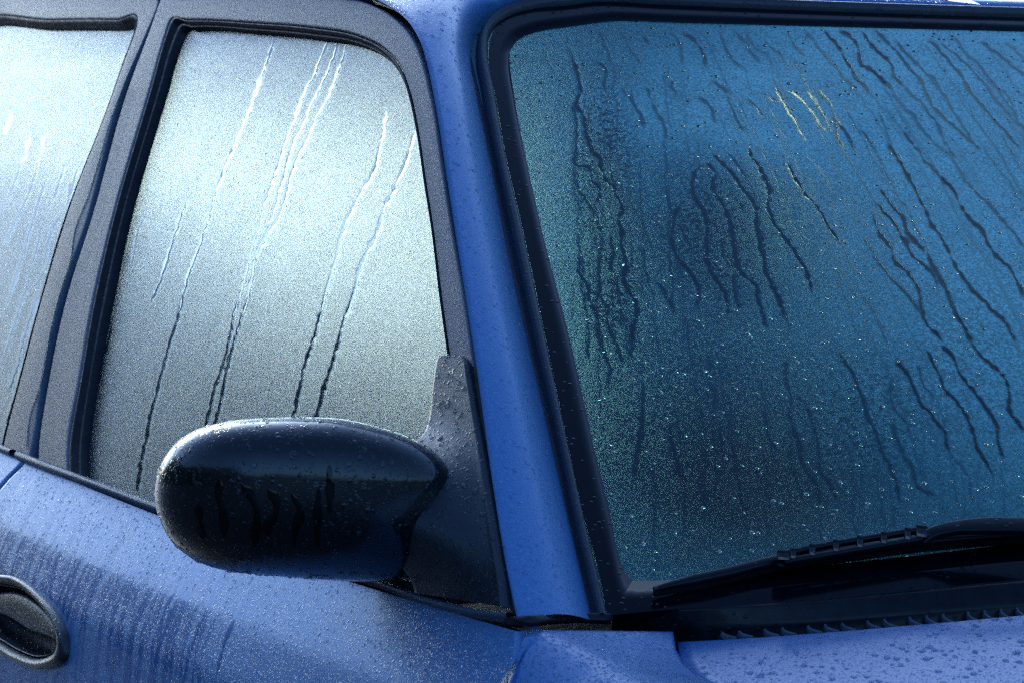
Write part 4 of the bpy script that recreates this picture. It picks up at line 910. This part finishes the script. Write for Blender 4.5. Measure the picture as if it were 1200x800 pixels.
# --- beads of water standing on the panels ------------------------------------------------------
def beads(name, P, n, r0, r1, parent, win=None, power=2.5, flat=.45, sink=0.0, keep=None):
    nu, nv = P.shape[:2]
    a = P[:-1, :-1]; b = P[:-1, 1:]; c = P[1:, :-1]; ar = np.linalg.norm(np.cross(b-a, c-a), axis=-1)
    ce = (a+P[1:, 1:])/2; px = to_px(ce); w_ = ar*((px[..., 0] > -20) & (px[..., 0] < 1220) & (px[..., 1] > -20) & (px[..., 1] < 820))
    if win: w_ = w_*((px[..., 0] > win[0]) & (px[..., 0] < win[2]) & (px[..., 1] > win[1]) & (px[..., 1] < win[3]))
    if keep is not None: w_ = w_*np.maximum(keep(px), .03)
    p = (w_/w_.sum()).ravel(); idx = RNG.choice(len(p), n, p=p); i, j = np.unravel_index(idx, w_.shape)
    fu, fv = RNG.random((n, 1)), RNG.random((n, 1)); d = P[i+1, j+1]; A, B, Cc = P[i, j], P[i, j+1], P[i+1, j]
    pos = A*(1-fu)*(1-fv)+B*(1-fu)*fv+Cc*fu*(1-fv)+d*fu*fv
    nn = np.cross(B-A, Cc-A); nn /= np.linalg.norm(nn, axis=1, keepdims=True)+1e-12; nn *= np.sign(np.sum(nn*(CAM-pos), 1, keepdims=True))
    r = r0+(r1-r0)*RNG.random(n)**power
    t1 = np.cross(nn, [0, 0, 1]); t1 /= np.linalg.norm(t1, axis=1, keepdims=True)+1e-9; t2 = np.cross(nn, t1)
    K = 10; an_ = np.linspace(0, 2*math.pi, K, endpoint=False); lv = [(1, 0), (.92, .38), (.68, .75), (.33, .96)]
    el = 1+.35*RNG.random(n)**2; ph = RNG.random(n)*.9
    V = np.zeros((n, 4*K+1, 3))
    for l, (s, h) in enumerate(lv):
        rad_ = r[:, None]*s*(1+.12*np.sin(2*an_[None]+ph[:, None]*6)+.06*np.sin(3*an_[None]+ph[:, None]*17))
        V[:, l*K:(l+1)*K] = pos[:, None]+t1[:, None]*(rad_*np.cos(an_))[..., None]+t2[:, None]*(rad_*np.sin(an_)*el[:, None])[..., None]+nn[:, None]*(r*flat*h-sink*r)[:, None, None]
    V[:, -1] = pos+nn*(r*flat-sink*r)[:, None]
    f = []
    for l in range(3):
        for k in range(K): f.append((l*K+k, l*K+(k+1) % K, (l+1)*K+(k+1) % K, (l+1)*K+k))
    f4 = np.array(f); f3 = np.array([(3*K+k, 3*K+(k+1) % K, 4*K, 4*K) for k in range(K)])
    base = (np.arange(n)*(4*K+1))[:, None, None]
    F4 = (f4[None]+base).reshape(-1, 4); F3 = (f3[None, :, :3]+base).reshape(-1, 3)
    V = V.reshape(-1, 3)
    me = bpy.data.meshes.new(name)
    me.vertices.add(len(V)); me.vertices.foreach_set('co', V.astype(np.float32).ravel())
    q = V[F4[0]]; sgn = np.dot(np.cross(q[1]-q[0], q[2]-q[0]), nn[0])
    if sgn < 0: F4 = F4[:, ::-1]; F3 = F3[:, ::-1]
    me.loops.add(F4.size+F3.size); me.loops.foreach_set('vertex_index', np.r_[F4.ravel(), F3.ravel()].astype(np.int32))
    me.polygons.add(len(F4)+len(F3)); me.polygons.foreach_set('loop_start', np.r_[np.arange(len(F4))*4, F4.size+np.arange(len(F3))*3].astype(np.int32))
    me.update(calc_edges=True); me.polygons.foreach_set('use_smooth', [True]*len(me.polygons)); me.materials.append(BEAD)
    o = bpy.data.objects.new(name, me); S.collection.objects.link(o); o.parent = parent; o['kind'] = 'stuff'
    return o
beads('water_beads', o_P['bonnet'][1:-1, 1:], 460, .0005, .0030, bon, power=3.2, flat=.40)
beads('water_beads', o_P['wing'][1:, 1:], 1900, .0005, .0013, wing, power=2, flat=.42)
beads('water_beads', o_P['pillar'][:, 2:-2], 1500, .0006, .0021, pillar, power=2.2, flat=.5)
beads('water_beads', o_P['mirror'], 900, .0006, .0024, hs_, power=2.5)
beads('water_beads', o_P['sail'][:, 2:-2], 260, .0006, .0026, sail, power=2.5)
beads('water_beads', o_P['front_door'][1:-1], 3400, .0004, .0013, fd, power=2.2, flat=.42)
beads('water_beads', o_P['windscreen'], 2600, .0003, .0017, screen, win=(598, 25, 1220, 690), power=4, flat=.35, keep=lambda q: .25+np.maximum.reduce([s_*np.exp(-(((q[..., 0]-x)/a)**2+((q[..., 1]-y)/b)**2)) for x, y, a, b, s_ in BLOBS])+.5*np.sin(q[..., 0]*.05)*np.sin(q[..., 1]*.043+q[..., 0]*.011)**2)
